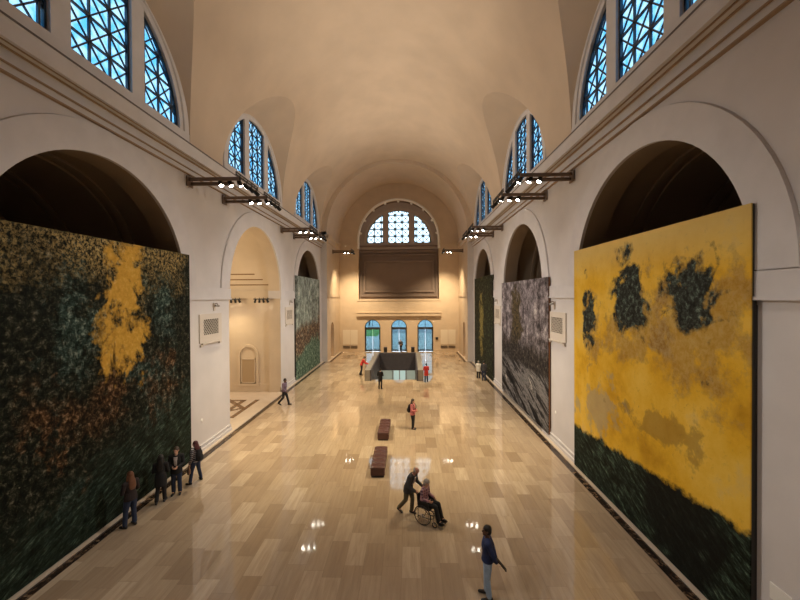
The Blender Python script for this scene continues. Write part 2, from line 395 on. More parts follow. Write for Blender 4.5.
SHADE_LINE_M = mat('brown_shade_line', (0.34, 0.235, 0.15), 0.7)  # brown stands in for shade and gilding under the cornice mouldings
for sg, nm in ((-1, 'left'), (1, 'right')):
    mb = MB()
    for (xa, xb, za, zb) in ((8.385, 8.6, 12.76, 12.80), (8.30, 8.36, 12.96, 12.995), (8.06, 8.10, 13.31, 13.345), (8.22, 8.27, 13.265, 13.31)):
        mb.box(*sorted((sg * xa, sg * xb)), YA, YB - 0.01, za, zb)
    struct(mb.build('trim_%d' % (26 if sg < 0 else 27), SHADE_LINE_M, smooth=0), 'thin brown strips for shadow and gilt lines along the cornice of the %s wall' % nm, 'cornice line')
    mb = MB().box(*sorted((sg * 7.835, sg * 8.2)), YA, YB - 0.01, 13.745, 13.80)
    struct(mb.build('trim_%d' % (28 if sg < 0 else 29), mat('grey_shade_line', (0.13, 0.11, 0.11), 0.7), smooth=0), 'dark strip for the shadow gap on top of the cornice on the %s wall' % nm, 'cornice shadow line')  # shadow gap between fascia and sill painted as a grey strip
# ------------------------------------------------------------------ vault with window penetrations
WC, WR = 14.55, 3.95          # lunette windows: sill height and glass radius
def cone_r(x): return 4.62 + (VR - abs(x)) * 0.52
def groin(al):
    """point where the penetration meets the barrel: returns dy, |x|, z"""
    lo, hi = 0.0, VR
    for _ in range(60):
        x = (lo + hi) / 2; z = VC + cone_r(x) * math.sin(al)
        if x * x + (z - VC) ** 2 > VR * VR: hi = x
        else: lo = x
    x = (lo + hi) / 2
    return cone_r(x) * math.cos(al), x, VC + cone_r(x) * math.sin(al)
NA = 44
G = [groin(PI / 2 * i / NA) for i in range(NA + 1)]      # dy from 4.7 (al=0) to 0 (al=90)
cv = MB()
NT_ = 40
def column(y, sg, th0):
    return [(sg * VR * math.cos(th0 + (PI / 2 - th0) * j / NT_), y, VC + VR * math.sin(th0 + (PI / 2 - th0) * j / NT_)) for j in range(NT_ + 1)]
for sg in (-1, 1):
    cols = []
    ys = [(YA - 0.28, 0.0)]
    for c in AC:
        ys += [(c - g[0], math.atan2(g[2] - VC, g[1])) for g in G]
        ys += [(c + g[0], math.atan2(g[2] - VC, g[1])) for g in G[::-1][1:]]
    ys += [(YB, 0.0)]
    cv.rings([column(y, sg, t) for y, t in ys], closed=False, caps=False)
ceil_main = cv.build('ceiling', VAULT, smooth=40)
struct(ceil_main, 'tan plaster barrel vault over the long hall', 'ceiling')
for sg, nm in ((-1, 'left'), (1, 'right')):
    for k, c in enumerate(AC):
        mb = MB(); R1, R2 = [], []
        als = [PI / 2 * i / NA for i in range(NA + 1)]
        full = [(a, g[0], g[1], g[2]) for a, g in zip(als, G)] + [(PI - a, -g[0], g[1], g[2]) for a, g in list(zip(als, G))[::-1][1:]]
        M_ = 6; rings = []
        for j in range(M_ + 1):
            f = j / M_
            rings.append([(sg * ((W + 0.02) * (1 - f) + x * f), c + (4.60 * math.cos(a) * (1 - f) + dy * f), (VC + 0.3 * f * 0 + 4.60 * math.sin(a)) * (1 - f) + z * f) for a, dy, x, z in full])
        mb.rings(rings, closed=False, caps=False)
        struct(mb.build('ceiling_window_vault', VAULT, smooth=40), 'curved side vault over the %s window of the %s wall' % (('first', 'second', 'third')[k], nm), 'ceiling')
for (ya, yb, nm) in ((Y0, YA, 'near'), (YB, Y1, 'end')):
    mb = MB(); n = 48
    mb.rings([[(BVR * math.cos(PI * i / n), y, BVC + BVR * math.sin(PI * i / n)) for i in range(n + 1)] for y in (ya, yb)], closed=False, caps=False)
    ye = yb if nm == 'near' else ya
    if nm == 'near': ye = YA - 0.28
    mb.rings([[(BVR * math.cos(PI * i / n), ye, BVC + BVR * math.sin(PI * i / n)) for i in range(n + 1)], [((VR + 0.05) * math.cos(PI * i / n), ye, VC + (VR + 0.05) * math.sin(PI * i / n)) for i in range(n + 1)]], closed=False, caps=False)
    struct(mb.build('ceiling_%s_bay' % nm, VAULT, smooth=35), 'lower barrel vault of the %s bay' % nm, 'ceiling')

# ------------------------------------------------------------------ lunette windows (built facing +Y inside local frame x across, z up)
WA_, WB_ = 1.2, 1.82
def clip_poly_pts(kind):
    """2D outline (u, v) of one light; v measured from the sill"""
    R = WR; n = 24; A, B = WA_, WB_
    if kind == 'mid':
        t0 = math.acos(A / R)
        return [(-A, 0), (A, 0)] + [(R * math.cos(t), R * math.sin(t)) for t in [t0 + (PI - 2 * t0) * i / n for i in range(n + 1)]]
    t1 = math.acos(B / R); pts = [(B, 0), (R, 0)] + [(R * math.cos(t), R * math.sin(t)) for t in [t1 * i / n for i in range(1, n + 1)]]
    return pts if kind == 'r' else [(-u, v) for u, v in pts][::-1]
def inside(u, v, kind):
    if v < 0 or u * u + v * v > WR * WR: return False
    if kind == 'mid': return abs(u) <= WA_
    return u >= WB_ if kind == 'r' else u <= -WB_
def seg_clip(p, q, kind, N=60):
    ts = [i / N for i in range(N + 1) if inside(p[0] + (q[0] - p[0]) * i / N, p[1] + (q[1] - p[1]) * i / N, kind)]
    if len(ts) < 2: return None
    a, b = ts[0], ts[-1]
    return ((p[0] + (q[0] - p[0]) * a, p[1] + (q[1] - p[1]) * a), (p[0] + (q[0] - p[0]) * b, p[1] + (q[1] - p[1]) * b))
def bar2d(mb, p, q, w, d0, d1):
    dx, dz = q[0] - p[0], q[1] - p[1]; L = math.hypot(dx, dz)
    if L < 0.04: return
    nx, nz = -dz / L * w, dx / L * w
    mb.prism([(p[0] + nx, p[1] + nz), (q[0] + nx, q[1] + nz), (q[0] - nx, q[1] - nz), (p[0] - nx, p[1] - nz)], 'y', d0, d1)
def make_window(name, label, frame_m, lat_m, glass_m, thin=False):
    """local: x across, y = depth outwards (0 = wall face), z up from the sill"""
    root = thing(name, label, 'window', kind='structure')
    # surround: half disc slab with three openings -> ring + mullions + sill
    mb = MB(); n = 48
    RO = WR + 0.55; DP = 0.22
    A = [(WR * math.cos(PI * i / n), WR * math.sin(PI * i / n)) for i in range(n + 1)]; B = [(RO * math.cos(PI * i / n), RO * math.sin(PI * i / n)) for i in range(n + 1)]
    mb.rings([[(a, DP + .05, b) for a, b in A], [(a, 0.02, b) for a, b in A], [(a, 0.0, b) for a, b in [(u * 1.012, v * 1.012) for u, v in A]], [(a, 0.0, b) for a, b in [(u * 1.05, v * 1.05) for u, v in A]], [(a, -0.06, b) for a, b in [(u * 1.06, v * 1.06) for u, v in A]], [(a, -0.05, b) for a, b in B], [(a, DP + .05, b) for a, b in B], [(a, DP + .05, b) for a, b in A]], closed=False, caps=False)
    for s2 in (-1, 1):
        mb.prism([(s2 * WA_, -0.02), (s2 * WB_, -0.02), (s2 * WB_, math.sqrt(WR ** 2 - WB_ ** 2) + 0.03), (s2 * WA_, math.sqrt(WR ** 2 - WA_ ** 2) + 0.03)], 'y', 0.012, DP + .05)
    mb.box(-RO, RO, -0.07, DP + .05, -0.85, 0.0)
    C_ = [(5.4 * math.cos(PI * i / n), 5.4 * math.sin(PI * i / n)) for i in range(n + 1)]
    mb.rings([[(a, 0.005, b) for a, b in B], [(a, 0.005, b) for a, b in C_]], closed=False, caps=False); mb.box(-5.4, 5.4, 0.005, DP + .06, -0.85, 0.0)
    mb.build('window_frame', frame_m, root, smooth=30)
    for kind in ('l', 'mid', 'r'):
        g = MB(); P = clip_poly_pts(kind); g.add([(u, DP, v) for u, v in P], [tuple(range(len(P)))])
        g.build('glass_pane', glass_m, root, smooth=0)
        lb = MB(); c = WA_ * 2 / 3; w1, w2 = (0.034, 0.024) if not thin else (0.07, 0.045)
        d0, d1 = DP - 0.075, DP - 0.01
        u0 = -WA_ - 5 * c
        for i in range(-1, 13):
            u = u0 + i * c
            s_ = seg_clip((u, 0), (u, 6), kind)
            if s_: bar2d(lb, *s_, w1, d0, d1)
        for j in range(0, 7):
            s_ = seg_clip((-6, j * c), (6, j * c), kind, 400)
            if s_: bar2d(lb, *s_, w1, d0, d1)
        for i in range(-1, 12):
            for j in range(0, 6):
                u = u0 + i * c; v = j * c
                for p, q in (((u, v), (u + c, v + c)), ((u + c, v), (u, v + c))):
                    s_ = seg_clip(p, q, kind)
                    if s_: bar2d(lb, *s_, w2, d0 + 0.02, d1)
                if thin and inside(u + c / 2, v + c / 2, kind):
                    pass
        # rim along the outline
        for a, b in zip(P, P[1:] + P[:1]): bar2d(lb, a, b, 0.07, d0 - 0.02, DP)
        lb.build('lattice', lat_m, root, smooth=0)
    return root
names_ = ('first', 'second', 'third')
wl = make_window('window_1', 'three-light blue lattice lunette above the first arch on the left wall', STONE_TRIM, LATTICE, BLUE_GLASS)
wl.location = (-W, AC[0], WC); wl.rotation_euler = (0, 0, PI / 2)
k = 2
for sg, nm in ((-1, 'left'), (1, 'right')):
    for i, c in enumerate(AC):
        if sg < 0 and i == 0: continue
        o = dup(wl, (sg * W, c, WC), PI / 2 if sg < 0 else -PI / 2, 'three-light blue lattice lunette above the %s arch on the %s wall' % (names_[i], nm))
        o.name = 'window_%d' % k; k += 1

# ------------------------------------------------------------------ end wall with doors, balcony alcove and lunette
AW, AZ0, AZC = 5.3, 6.92, 14.75; AD = 0.8
DX = [-3.5, 0.0, 3.47]; DR = 1.04; DZS = 3.2
mb = MB(); n = 48; y = Y1
# lower part with three doorways, x across
def wall_face_y(mb, y, x0, x1, z0, z1, arches, n=24):
    cur = x0
    for xc, r, zs in arches:
        mb.quad((cur, y, z0), (xc - r, y, z0), (xc - r, y, z1), (cur, y, z1))
        P = arch_pts(xc, r, zs, n)
        for (a, b), (c, d) in zip(P, P[1:]): mb.quad((a, y, b), (c, y, d), (c, y, z1), (a, y, z1))
        cur = xc + r
    mb.quad((cur, y, z0), (x1, y, z0), (x1, y, z1), (cur, y, z1))
wall_face_y(mb, y, -8.6, 8.6, 0, AZ0, [(d, DR, DZS) for d in DX])
for d in DX:
    P = [(d - DR, 0)] + arch_pts(d, DR, DZS, 24) + [(d + DR, 0)]
    mb.rings([[(a, y, b) for a, b in P], [(a, y + 0.5, b) for a, b in P]], closed=False, caps=False)
wall_face_y(mb, y, -8.6, 8.6, AZ0, 23.2, [(0, AW, AZC)], 48)
P = [(-AW, AZ0)] + arch_pts(0, AW, AZC, 48) + [(AW, AZ0)]
mb.rings([[(a, y, b) for a, b in P], [(a, y + AD, b) for a, b in P]], closed=False, caps=False)
mb.quad((-AW, y, AZ0), (AW, y, AZ0), (AW, y + AD, AZ0), (-AW, y + AD, AZ0))
struct(mb.build('wall_end', END_M, smooth=30), 'warm lit stone end wall with three arched doorways and a tall alcove', 'wall')
# impost band, base, balcony front
mb = MB()
for a, b in ((-BW, -AW), (AW, BW)):
    mb.box(a, b, y - 0.10, y + 0.02, 13.45, 14.15); mb.box(a, b, y - 0.18, y + 0.02, 13.95, 14.3)
mb.box(-5.55, 5.55, y - 0.28, y + 0.02, 4.72, 5.22); mb.box(-5.6, 5.6, y - 0.34, y + 0.02, 5.12, 5.24); mb.box(-5.45, 5.45, y - 0.12, y + 0.02, 5.24, 6.72); mb.box(-5.5, 5.5, y - 0.18, y + 0.05, 6.72, 6.95)
xs = [-BW] + [e for d in DX for e in (d - DR - 0.12, d + DR + 0.12)] + [BW]
for a, b in zip(xs[0::2], xs[1::2]): mb.box(a, b, y - 0.06, y + 0.02, 0, 0.34)
struct(mb.build('trim_31', END_M, smooth=0), 'balcony front, bands and base of the end wall', 'wall trim')
# alcove back wall (opening for the lunette cut by building around it)
mb = MB(); yb_ = y + AD; zsill = WC - 0.1
mb.quad((-AW - 0.3, yb_, AZ0 - 0.2), (AW + 0.3, yb_, AZ0 - 0.2), (AW + 0.3, yb_, zsill), (-AW - 0.3, yb_, zsill))
A = [(4.6 * math.cos(PI * i / 48), zsill + 4.6 * math.sin(PI * i / 48)) for i in range(49)]; B = [(6.4 * math.cos(PI * i / 48), zsill + 6.4 * math.sin(PI * i / 48)) for i in range(49)]
mb.rings([[(a, yb_, b) for a, b in A], [(a, yb_, b) for a, b in B]], closed=False, caps=False)
# panel mouldings
for (x0, x1, z0, z1, t) in ((-4.45, 4.45, 8.1, 11.9, 0.22), (-4.95, 4.95, 7.45, 12.75, 0.16)):
    for (a, b, c, d) in ((x0, x1, z1, z1 + t), (x0, x1, z0 - t, z0), (x0 - t, x0, z0 - t, z1 + t), (x1, x1 + t, z0 - t, z1 + t)): mb.box(a, b, yb_ - 0.22, yb_ + 0.02, c, d)
mb.box(-AW, AW, yb_ - 0.2, yb_ + 0.02, 13.15, 13.45); mb.box(-AW, AW, yb_ - 0.3, yb_ + 0.02, 13.9, 14.1)
struct(mb.build('wall_end_alcove', ALCOVE_SHADED, smooth=30), 'recessed back wall of the balcony alcove, stone darkened for shade', 'wall')
mb = MB(); P0 = [(-AW, 13.6)] + arch_pts(0, AW, AZC, 60) + [(AW, 13.6)]
mb.tube([(a, y - 0.10, b) for a, b in P0], 0.16, 8)
for i in range(9):
    t = PI * (i + 0.5) / 9; R_ = AW - 0.22
    mb.ell((R_ * math.cos(t), y + 0.05, AZC + R_ * math.sin(t)), 0.17, 0.14, 0.17, 8, 6)
struct(mb.build('trim_30', WHITE_TRIM), 'bead arch with small brackets around the alcove, whitened for daylight', 'arch trim')  # near-white colour carries the daylight catching this edge
WR, WA_, WB_ = 4.32, 1.40, 2.07
we = make_window('window_7', 'bright white three-light lattice lunette high on the end wall', mat('grey_brown_frame', (0.42, 0.36, 0.33), 0.7, noise=(1.0, 0.05)), mat('lattice_pale', (0.10, 0.17, 0.17), 0.5), CLEAR_GLASS, thin=True)
we.location = (0, y + AD - 0.04, WC - 0.1); 
# doors
for i, d in enumerate(DX):
    nm = ('left', 'middle', 'right')[i]
    root = thing('door_%d' % (i + 1), 'tall arched glass double door at the end wall, %s of three' % nm, 'door', (d, y + 0.32, 0), kind='structure')
    fr = MB(); w = DR
    A = arch_pts(0, w, DZS, 24); B = arch_pts(0, w - 0.1, DZS, 24)
    P = [(-w, 0)] + A + [(w, 0)]; Q = [(-w + 0.1, 0)] + B + [(w - 0.1, 0)]
    fr.rings([[(a, -0.06, b) for a, b in P], [(a, -0.06, b) for a, b in Q], [(a, 0.06, b) for a, b in Q], [(a, 0.06, b) for a, b in P]], closed=False, caps=False)
    fr.box(-w, w, -0.07, 0.07, 3.0, 3.22); fr.box(-0.03, 0.03, -0.04, 0.04, 3.2, DZS + w - 0.06)
    fr.build('door_frame', DARKFRAME, root)
    for s2 in (-1, 1):
        a, b = sorted((s2 * 0.015, s2 * (w - 0.1)))
        lf = MB(); lf.box(a, a + 0.07, -0.03, 0.03, 0.02, 3.0); lf.box(b - 0.07, b, -0.03, 0.03, 0.02, 3.0); lf.box(a, b, -0.03, 0.03, 0.02, 0.24); lf.box(a, b, -0.03, 0.03, 2.92, 3.0)
        l = lf.build('door_leaf', DARKFRAME, root)
        MB().box(a + 0.07, b - 0.07, -0.01, 0.01, 0.24, 2.92).build('glass_pane', DOOR_GLASS, l, smooth=0)
        MB().tube([(s2 * 0.12, -0.03, 0.9), (s2 * 0.12, -0.1, 0.95), (s2 * 0.12, -0.1, 1.35), (s2 * 0.12, -0.03, 1.4)], 0.015).build('handle', CHROME, l)
    Q2 = [(-w + 0.1, 3.2), (w - 0.1, 3.2)] + B[::-1]
    MB().prism(Q2, 'y', -0.01, 0.01).build('fanlight_glass', DOOR_GLASS, root, smooth=0)
# flush cupboard doors either side, vents, wall box
for sg, nm in ((-1, 'left'), (1, 'right')):
    root = thing('service_door', 'pale flush double service door in the end wall, %s of the arched doors' % nm, 'service door', (sg * 6.45, y, 0), kind='structure')
    for s2 in (-1, 1):
        a, b = sorted((s2 * 0.03, s2 * 0.98))
        MB().bbox(a, b, -0.035, 0.0, 0.95, 2.9, 0.008).build('door_leaf', mat('service_door_paint', (0.76, 0.68, 0.56), 0.6), root)
        v = MB()
        for j in range(6): v.box(a + 0.03, b - 0.03, -0.04, 0.0, 0.45 + j * 0.06, 0.48 + j * 0.06)
        v.build('vent_grille', GROOVE, root)
tag(MB().bbox(-0.16, 0.16, -0.10, 0, -0.17, 0.17, 0.02).build('alarm_box', BLACK, loc=(4.98, y, 1.75)), 'small black box on the end wall right of the right door', 'wall box')

# near wall behind the camera balcony
mb = MB(); mb.quad((-8.6, Y0, 0), (8.6, Y0, 0), (8.6, Y0, 23.2), (-8.6, Y0, 23.2))
struct(mb.build('wall_near', PLASTER, smooth=0), 'plain plaster wall at the near end', 'wall')

# ------------------------------------------------------------------ open niche details on the left
c = AC[1]; yw = c + AR + 0.25
root = thing('niche_panel', 'small blind arched doorway in the bright niche on the left', 'blind doorway', (-9.75, yw, 0), kind='structure')
def arch_band(mb, w0, w1, zs, y0_, y1_):
    P = [(-w0, 0.6)] + arch_pts(0, w0, zs, 20) + [(w0, 0.6)]; Q = [(-w1, 0.6)] + arch_pts(0, w1, zs, 20) + [(w1, 0.6)]
    mb.rings([[(a, y1_, b) for a, b in P], [(a, y0_, b) for a, b in P], [(a, y0_, b) for a, b in Q], [(a, y1_, b) for a, b in Q]], closed=False, caps=False)
root.location = (-11.1, yw, 0)
mb = MB(); arch_band(mb, 0.62, 0.80, 2.85, -0.10, 0.05); mb.box(-0.85, 0.85, -0.12, 0.05, 0.45, 0.62)
mb.build('arch_surround', NICHE_M, root)
MB().bbox(-0.48, 0.48, -0.07, 0.05, 0.75, 2.5, 0.01).build('recess_panel', mat('niche_panel_paint', (0.42, 0.31, 0.19), 0.7), root)
mb = MB()
for (a, b, c_, d) in ((-0.56, 0.56, 2.5, 2.58), (-0.56, 0.56, 0.67, 0.75), (-0.56, -0.48, 0.67, 2.58), (0.48, 0.56, 0.67, 2.58)): mb.box(a, b, -0.10, 0.02, c_, d)
mb.build('panel_frame', NICHE_M, root)
mb = MB()
for rot in (0, PI / 4):
    for k in range(4):
        a, b = rot + k * PI / 2, rot + (k + 1) * PI / 2
        p0, p1 = (math.cos(a), math.sin(a)), (math.cos(b), math.sin(b))
        mb.prism([(-12.1 + p0[0] * 2.7, 24 + p0[1] * 2.7), (-12.1 + p1[0] * 2.7, 24 + p1[1] * 2.7), (-12.1 + p1[0] * 2.25, 24 + p1[1] * 2.25), (-12.1 + p0[0] * 2.25, 24 + p0[1] * 2.25)], 'z', 0.0, 0.024 + 0.001 * (rot > 0))
mb.box(-9.6, -9.3, 22.0, 26.0, 0.0, 0.023)
struct(mb.build('floor_inlay', INLAY, smooth=0), 'brown star shaped inlay in the floor of the bright niche', 'floor inlay')

# ------------------------------------------------------------------ track light brackets
def aim_matrix(d):
    return Vector(d).to_track_quat('-Z', 'Y').to_matrix()
def lamp_head(parent, pos, d, lit=True, r=0.11):
    M = aim_matrix(d); mb = MB()
    R = []
    for z, q in ((0.20, 0.55), (0.17, 0.85), (0.02, 1.0), (-0.10, 1.02), (-0.10, 0.9), (-0.06, 0.88)):
        R.append([M @ Vector((q * r * math.cos(t), q * r * math.sin(t), z)) for t in (2 * PI * k / 14 for k in range(14))])
    mb.rings(R); mb.tube([(0, 0, 0.05), (0, 0, 0.28)], 0.025, 6)
    h = mb.build('lamp_head', BLACK, parent, loc=pos)
    if lit:
        mb = MB(); mb.add([M @ Vector((0.87 * r * math.cos(t), 0.87 * r * math.sin(t), -0.075)) for t in (2 * PI * k / 14 for k in range(14))], [tuple(range(14))])
        l = mb.build('lens', LENS, h, smooth=0)
    return h
def make_fixture(sg, name, label, loc, arm=2.3, tail=2.0, group='track lights on the piers'):
    root = thing(name, label, 'track light', loc, 0, group); s = -sg        # s: inward direction along x
    for dz, yy in ((0.06, 0.0), (-0.10, 0.16)):
        a, b = sorted((0.0 * s, s * (arm * (1.0 if dz > 0 else 0.86))))
        MB().bbox(a, b, yy - 0.05, yy + 0.05, dz - 0.075, dz + 0.075, 0.012).build('arm', BRONZE, root)
    a, b = sorted((0.002 * s, 0.06 * s)); MB().bbox(a, b, -0.16, 0.30, -0.26, 0.22, 0.015).build('wall_plate', BRONZE, root)
    tr = MB(); x = s * arm
    for zz in (0.16, 0.27): tr.tube([(x, -0.3, zz), (x, tail, zz - 0.02)], 0.035, 6)
    for k in range(7): y_ = -0.3 + (tail + 0.3) * k / 6; tr.tube([(x, y_, 0.14), (x, y_, 0.28)], 0.02, 5)
    tr.tube([(x, 0, 0.0), (x, 0, 0.2)], 0.03, 6)
    tr.build('track', BLACK, root)
    for j, q in enumerate((0.62, 0.8, 0.98)):
        lamp_head(root, (s * arm * q, 0.1 + 0.05 * j, -0.14), (s * 0.45, -0.35 + 0.2 * j, -1.0))
    for j, y_ in enumerate((0.75, 1.3, 1.9)):
        lamp_head(root, (x, y_, -0.08), (s * 0.9, 0.5 - 0.3 * j, -0.9), lit=False, r=0.10)
    return root
ordn = ('first', 'second', 'third', 'fourth')
FY = [16.3, 19.43, 28.35, 31.4]
for sg, nm in ((-1, 'left'), (1, 'right')):
    proto = None
    for i, fy in enumerate(FY):
        lab = 'bronze arm track light on the %s wall, %s from the camera' % (nm, ordn[i])
        if proto is None: proto = o = make_fixture(sg, 'track_light', lab, (sg * (W - .02), fy, 12.5))
        else: o = dup(proto, (sg * (W - .02), fy, 12.5), None, lab)
    dup(proto, (sg * (BW - .02), 3.4, 12.75), None, 'added unseen bronze arm track light in the near %s corner by the camera balcony' % nm)  # bracket out of view, added to light the near floor
    o = dup(proto, (sg * (BW - .02), 44.4, 12.75), None, 'bronze arm track light in the far %s corner by the end wall' % nm)
tr2 = thing('track_light', 'short black track light in the bright niche, the one nearer the hall', 'track light', (-9.8, yw, 7.15), 0, 'track lights in the bright niche')
MB().bbox(-0.6, 0.6, -0.68, -0.60, -0.03, 0.05, 0.01).build('track', BLACK, tr2); MB().tube([(0, 0, 0), (0, -0.64, 0.02)], 0.03).build('arm', BRONZE, tr2)
for j in range(4): lamp_head(tr2, (-0.48 + j * 0.32, -0.64, -0.16), (0.25 * (j - 1.5), 0.3, -1), lit=(j in (1, 2)), r=0.08)
dup(tr2, (-11.95, yw, 7.15), None, 'short black track light in the bright niche, the one further from the hall')

# lamps: light of the fixtures, plus added fill for vault and near floor
def spot_pair(sg, i, fy):
    s = -sg; x = sg * (W - 2.1)
    light('paint_lamp', 'SPOT', (x, fy + 0.8, 12.3), SPOT_PAINT, WARM, (-sg * 8.3, AC[min(i // 2 * 1 + (i % 2), 2)], 4.6), 0.15, spot=62)
    light('floor_lamp', 'SPOT', (x, fy + 0.2, 12.2), SPOT_FLOOR, WARM2, (x * 0.5, (18.0, 20.5, 32.0, 35.5)[i], 0), 0.15, spot=78)
    light('vault_fill', 'SPOT', (sg * 6.1, fy + 1.2, 13.0), VAULT_FILL, (1.0, 0.86, 0.68), (-sg * 5.0, fy + 1.2, 20.5), 0.3, spot=135)  # added fill to brighten the vault, not one of the heads
for sg in (-1, 1):
    for i, fy in enumerate(FY): spot_pair(sg, i, fy)
    light('end_lamp', 'SPOT', (sg * 5.6, 44.6, 12.5), SPOT_END, WARM3, (sg * 5.6, 47.8, 0.5), 0.05, spot=104)
    light('near_fill', 'SPOT', (sg * 5.6, 3.8, 12.5), NEAR_FILL, WARM, (sg * 2.0, 9.0, 0), 0.15, spot=110)  # added fill for the near floor, from the unseen brackets
light('niche_lamp', 'SPOT', (-12.4, 26.9, 7.0), NICHE * 1.6, WARM3, (-11.0, 25.0, 0), 0.03, spot=150)
light('niche_lamp', 'SPOT', (-13.2, 23.0, 7.6), NICHE * 1.5, WARM3, (-10.5, 27.0, 11.5), 0.05, spot=130)
light('niche_lamp', 'SPOT', (-12.5, 21.0, 7.0), NICHE * 1.6, WARM3, (-11.0, 27.8, 3.5), 0.05, spot=120)

# ------------------------------------------------------------------ pier vents, small cameras, sensors
VENT_M = mat('vent_frame_plaster', (0.62, 0.56, 0.50), 0.65)
def make_vent(sg, label, loc, sc=1.0):
    root = thing('wall_vent', label, 'wall vent', loc, 0, 'framed vents on the piers'); s = -sg
    mb = MB()
    for (a, b, c_, d) in ((-1.0, 1.0, 0.42, 0.68), (-1.0, 1.0, -0.68, -0.33), (-1.0, -0.68, -0.33, 0.42), (0.68, 1.0, -0.33, 0.42)):
        mb.box(*sorted((0, s * 0.06)), a, b, c_, d)
    mb.build('vent_frame', VENT_M, root, smooth=0)
    MB().box(*sorted((0, s * 0.02)), -0.68, 0.68, -0.33, 0.42).build('back_plate', BLACK, root, smooth=0)
    g = MB(); n = 8
    for d_ in (1, -1):
        for i in range(-4, n + 1):
            y0 = -0.68 + 1.36 * i / n; p = (y0, -0.33 if d_ > 0 else 0.42); L = 0.75
            pts = []
            for k in range(31):
                yy = p[0] + L * k / 30; zz = p[1] + d_ * L * k / 30
                if -0.68 <= yy <= 0.68: pts.append((yy, zz))
            if len(pts) > 2:
                (a, b), (c_, d) = pts[0], pts[-1]; g.tube([(s * 0.04, a, b), (s * 0.04, c_, d)], 0.014, 5)
    g.build('grille', VENT_M, root)
    mb = MB(); mb.box(*sorted((0, s * 0.13)), -0.85, 0.85, -0.76, -0.69)
    for y_ in (-0.85, 0.85): mb.box(*sorted((0, s * 0.09)), y_ - 0.09, y_ + 0.09, -0.86, -0.76)
    mb.build('bracket_shelf', VENT_M, root, smooth=0)
    return root
def make_cam(sg, label, loc):
    root = thing('security_camera', label, 'security camera', loc, 0, 'small cameras on the piers'); s = -sg
    MB().bbox(*sorted((0, s * 0.05)), -0.08, 0.08, -0.35, 0.05, 0.01).build('wall_mount', VENT_M, root)
    MB().tube([(s * 0.03, 0, 0), (s * 0.16, 0, 0.03), (s * 0.2, 0, -0.05)], 0.02).build('arm', BRONZE, root)
    MB().tube([(s * 0.12, -0.1, -0.08), (s * 0.2, 0.12, -0.11)], [0.05, 0.05], 10).build('camera_body', GREYSTONE, root)
    return root
for sg, nm in ((-1, 'left'), (1, 'right')):
    v = make_vent(sg, 'lattice vent in a pale frame on the nearer pier of the %s wall' % nm, (sg * W, 18.03, 5.82))
    dup(v, (sg * W, 30.05, 5.82), None, 'lattice vent in a pale frame on the farther pier of the %s wall' % nm)
    cm = make_cam(sg, 'small dark camera under the impost band of the nearer %s pier' % nm, (sg * W, 18.4, 6.98))
    dup(cm, (sg * W, 30.2, 6.98), None, 'small dark camera under the impost band of the farther %s pier' % nm)
    for k, (y_, z_) in enumerate(((17.2, 1.5),) if sg < 0 else ((18.3, 1.55),)):
        o = MB().ell((0, 0, 0), 0.03, 0.09, 0.09, 12, 8).build('wall_sensor', WHITE_TRIM, loc=(sg * W, y_, z_)); tag(o, 'small round white wall button low on the nearer %s pier' % nm, 'wall button')
o = MB().bbox(-0.03, 0, -0.22, 0.22, -0.16, 0.16, 0.006).build('wall_label', mat('label_card', (0.8, 0.78, 0.74), 0.6), loc=(W, 7.28, 1.42)); tag(o, 'white text card on the right wall beside the gold painting', 'wall label')

# ------------------------------------------------------------------ paintings: abstract canvases of the same size and colours
def paint_mat(name):
    m = bpy.data.materials.new(name); m.use_nodes = True; t = NT(m); t.b.inputs['Roughness'].default_value = 0.6
    t.b.inputs['Specular IOR Level'].default_value = 0.06
    p = t.sep(t.obj()); return m, t, p[1], p[2]
def soft_blob(t, u, v, cu, cv_, ru, rv, nz, amt=0.9):
    du = t.math('DIVIDE', t.math('SUBTRACT', u, cu), ru); dv = t.math('DIVIDE', t.math('SUBTRACT', v, cv_), rv)
    big = t.noise(t.comb(cu * 3.1, u, v), 0.75 / max(min(ru, rv), 0.6), 3, 0.6, 0.8)
    d = t.math('SQRT', t.math('ADD', t.math('MULTIPLY', du, du), t.math('MULTIPLY', dv, dv)))
    d = t.math('ADD', d, t.math('ADD', t.math('MULTIPLY', t.math('SUBTRACT', nz, 0.5), amt), t.math('MULTIPLY', t.math('SUBTRACT', big, 0.5), 3.2)))
    return t.ramp(d, [(0.0, 1.0), (0.6, 1.0), (1.0, 0.0)])
def finish(t, col, tex, st=0.6):
    t.set(t.b.inputs['Base Color'], col); t.bump(tex, st * 0.5, 0.04)
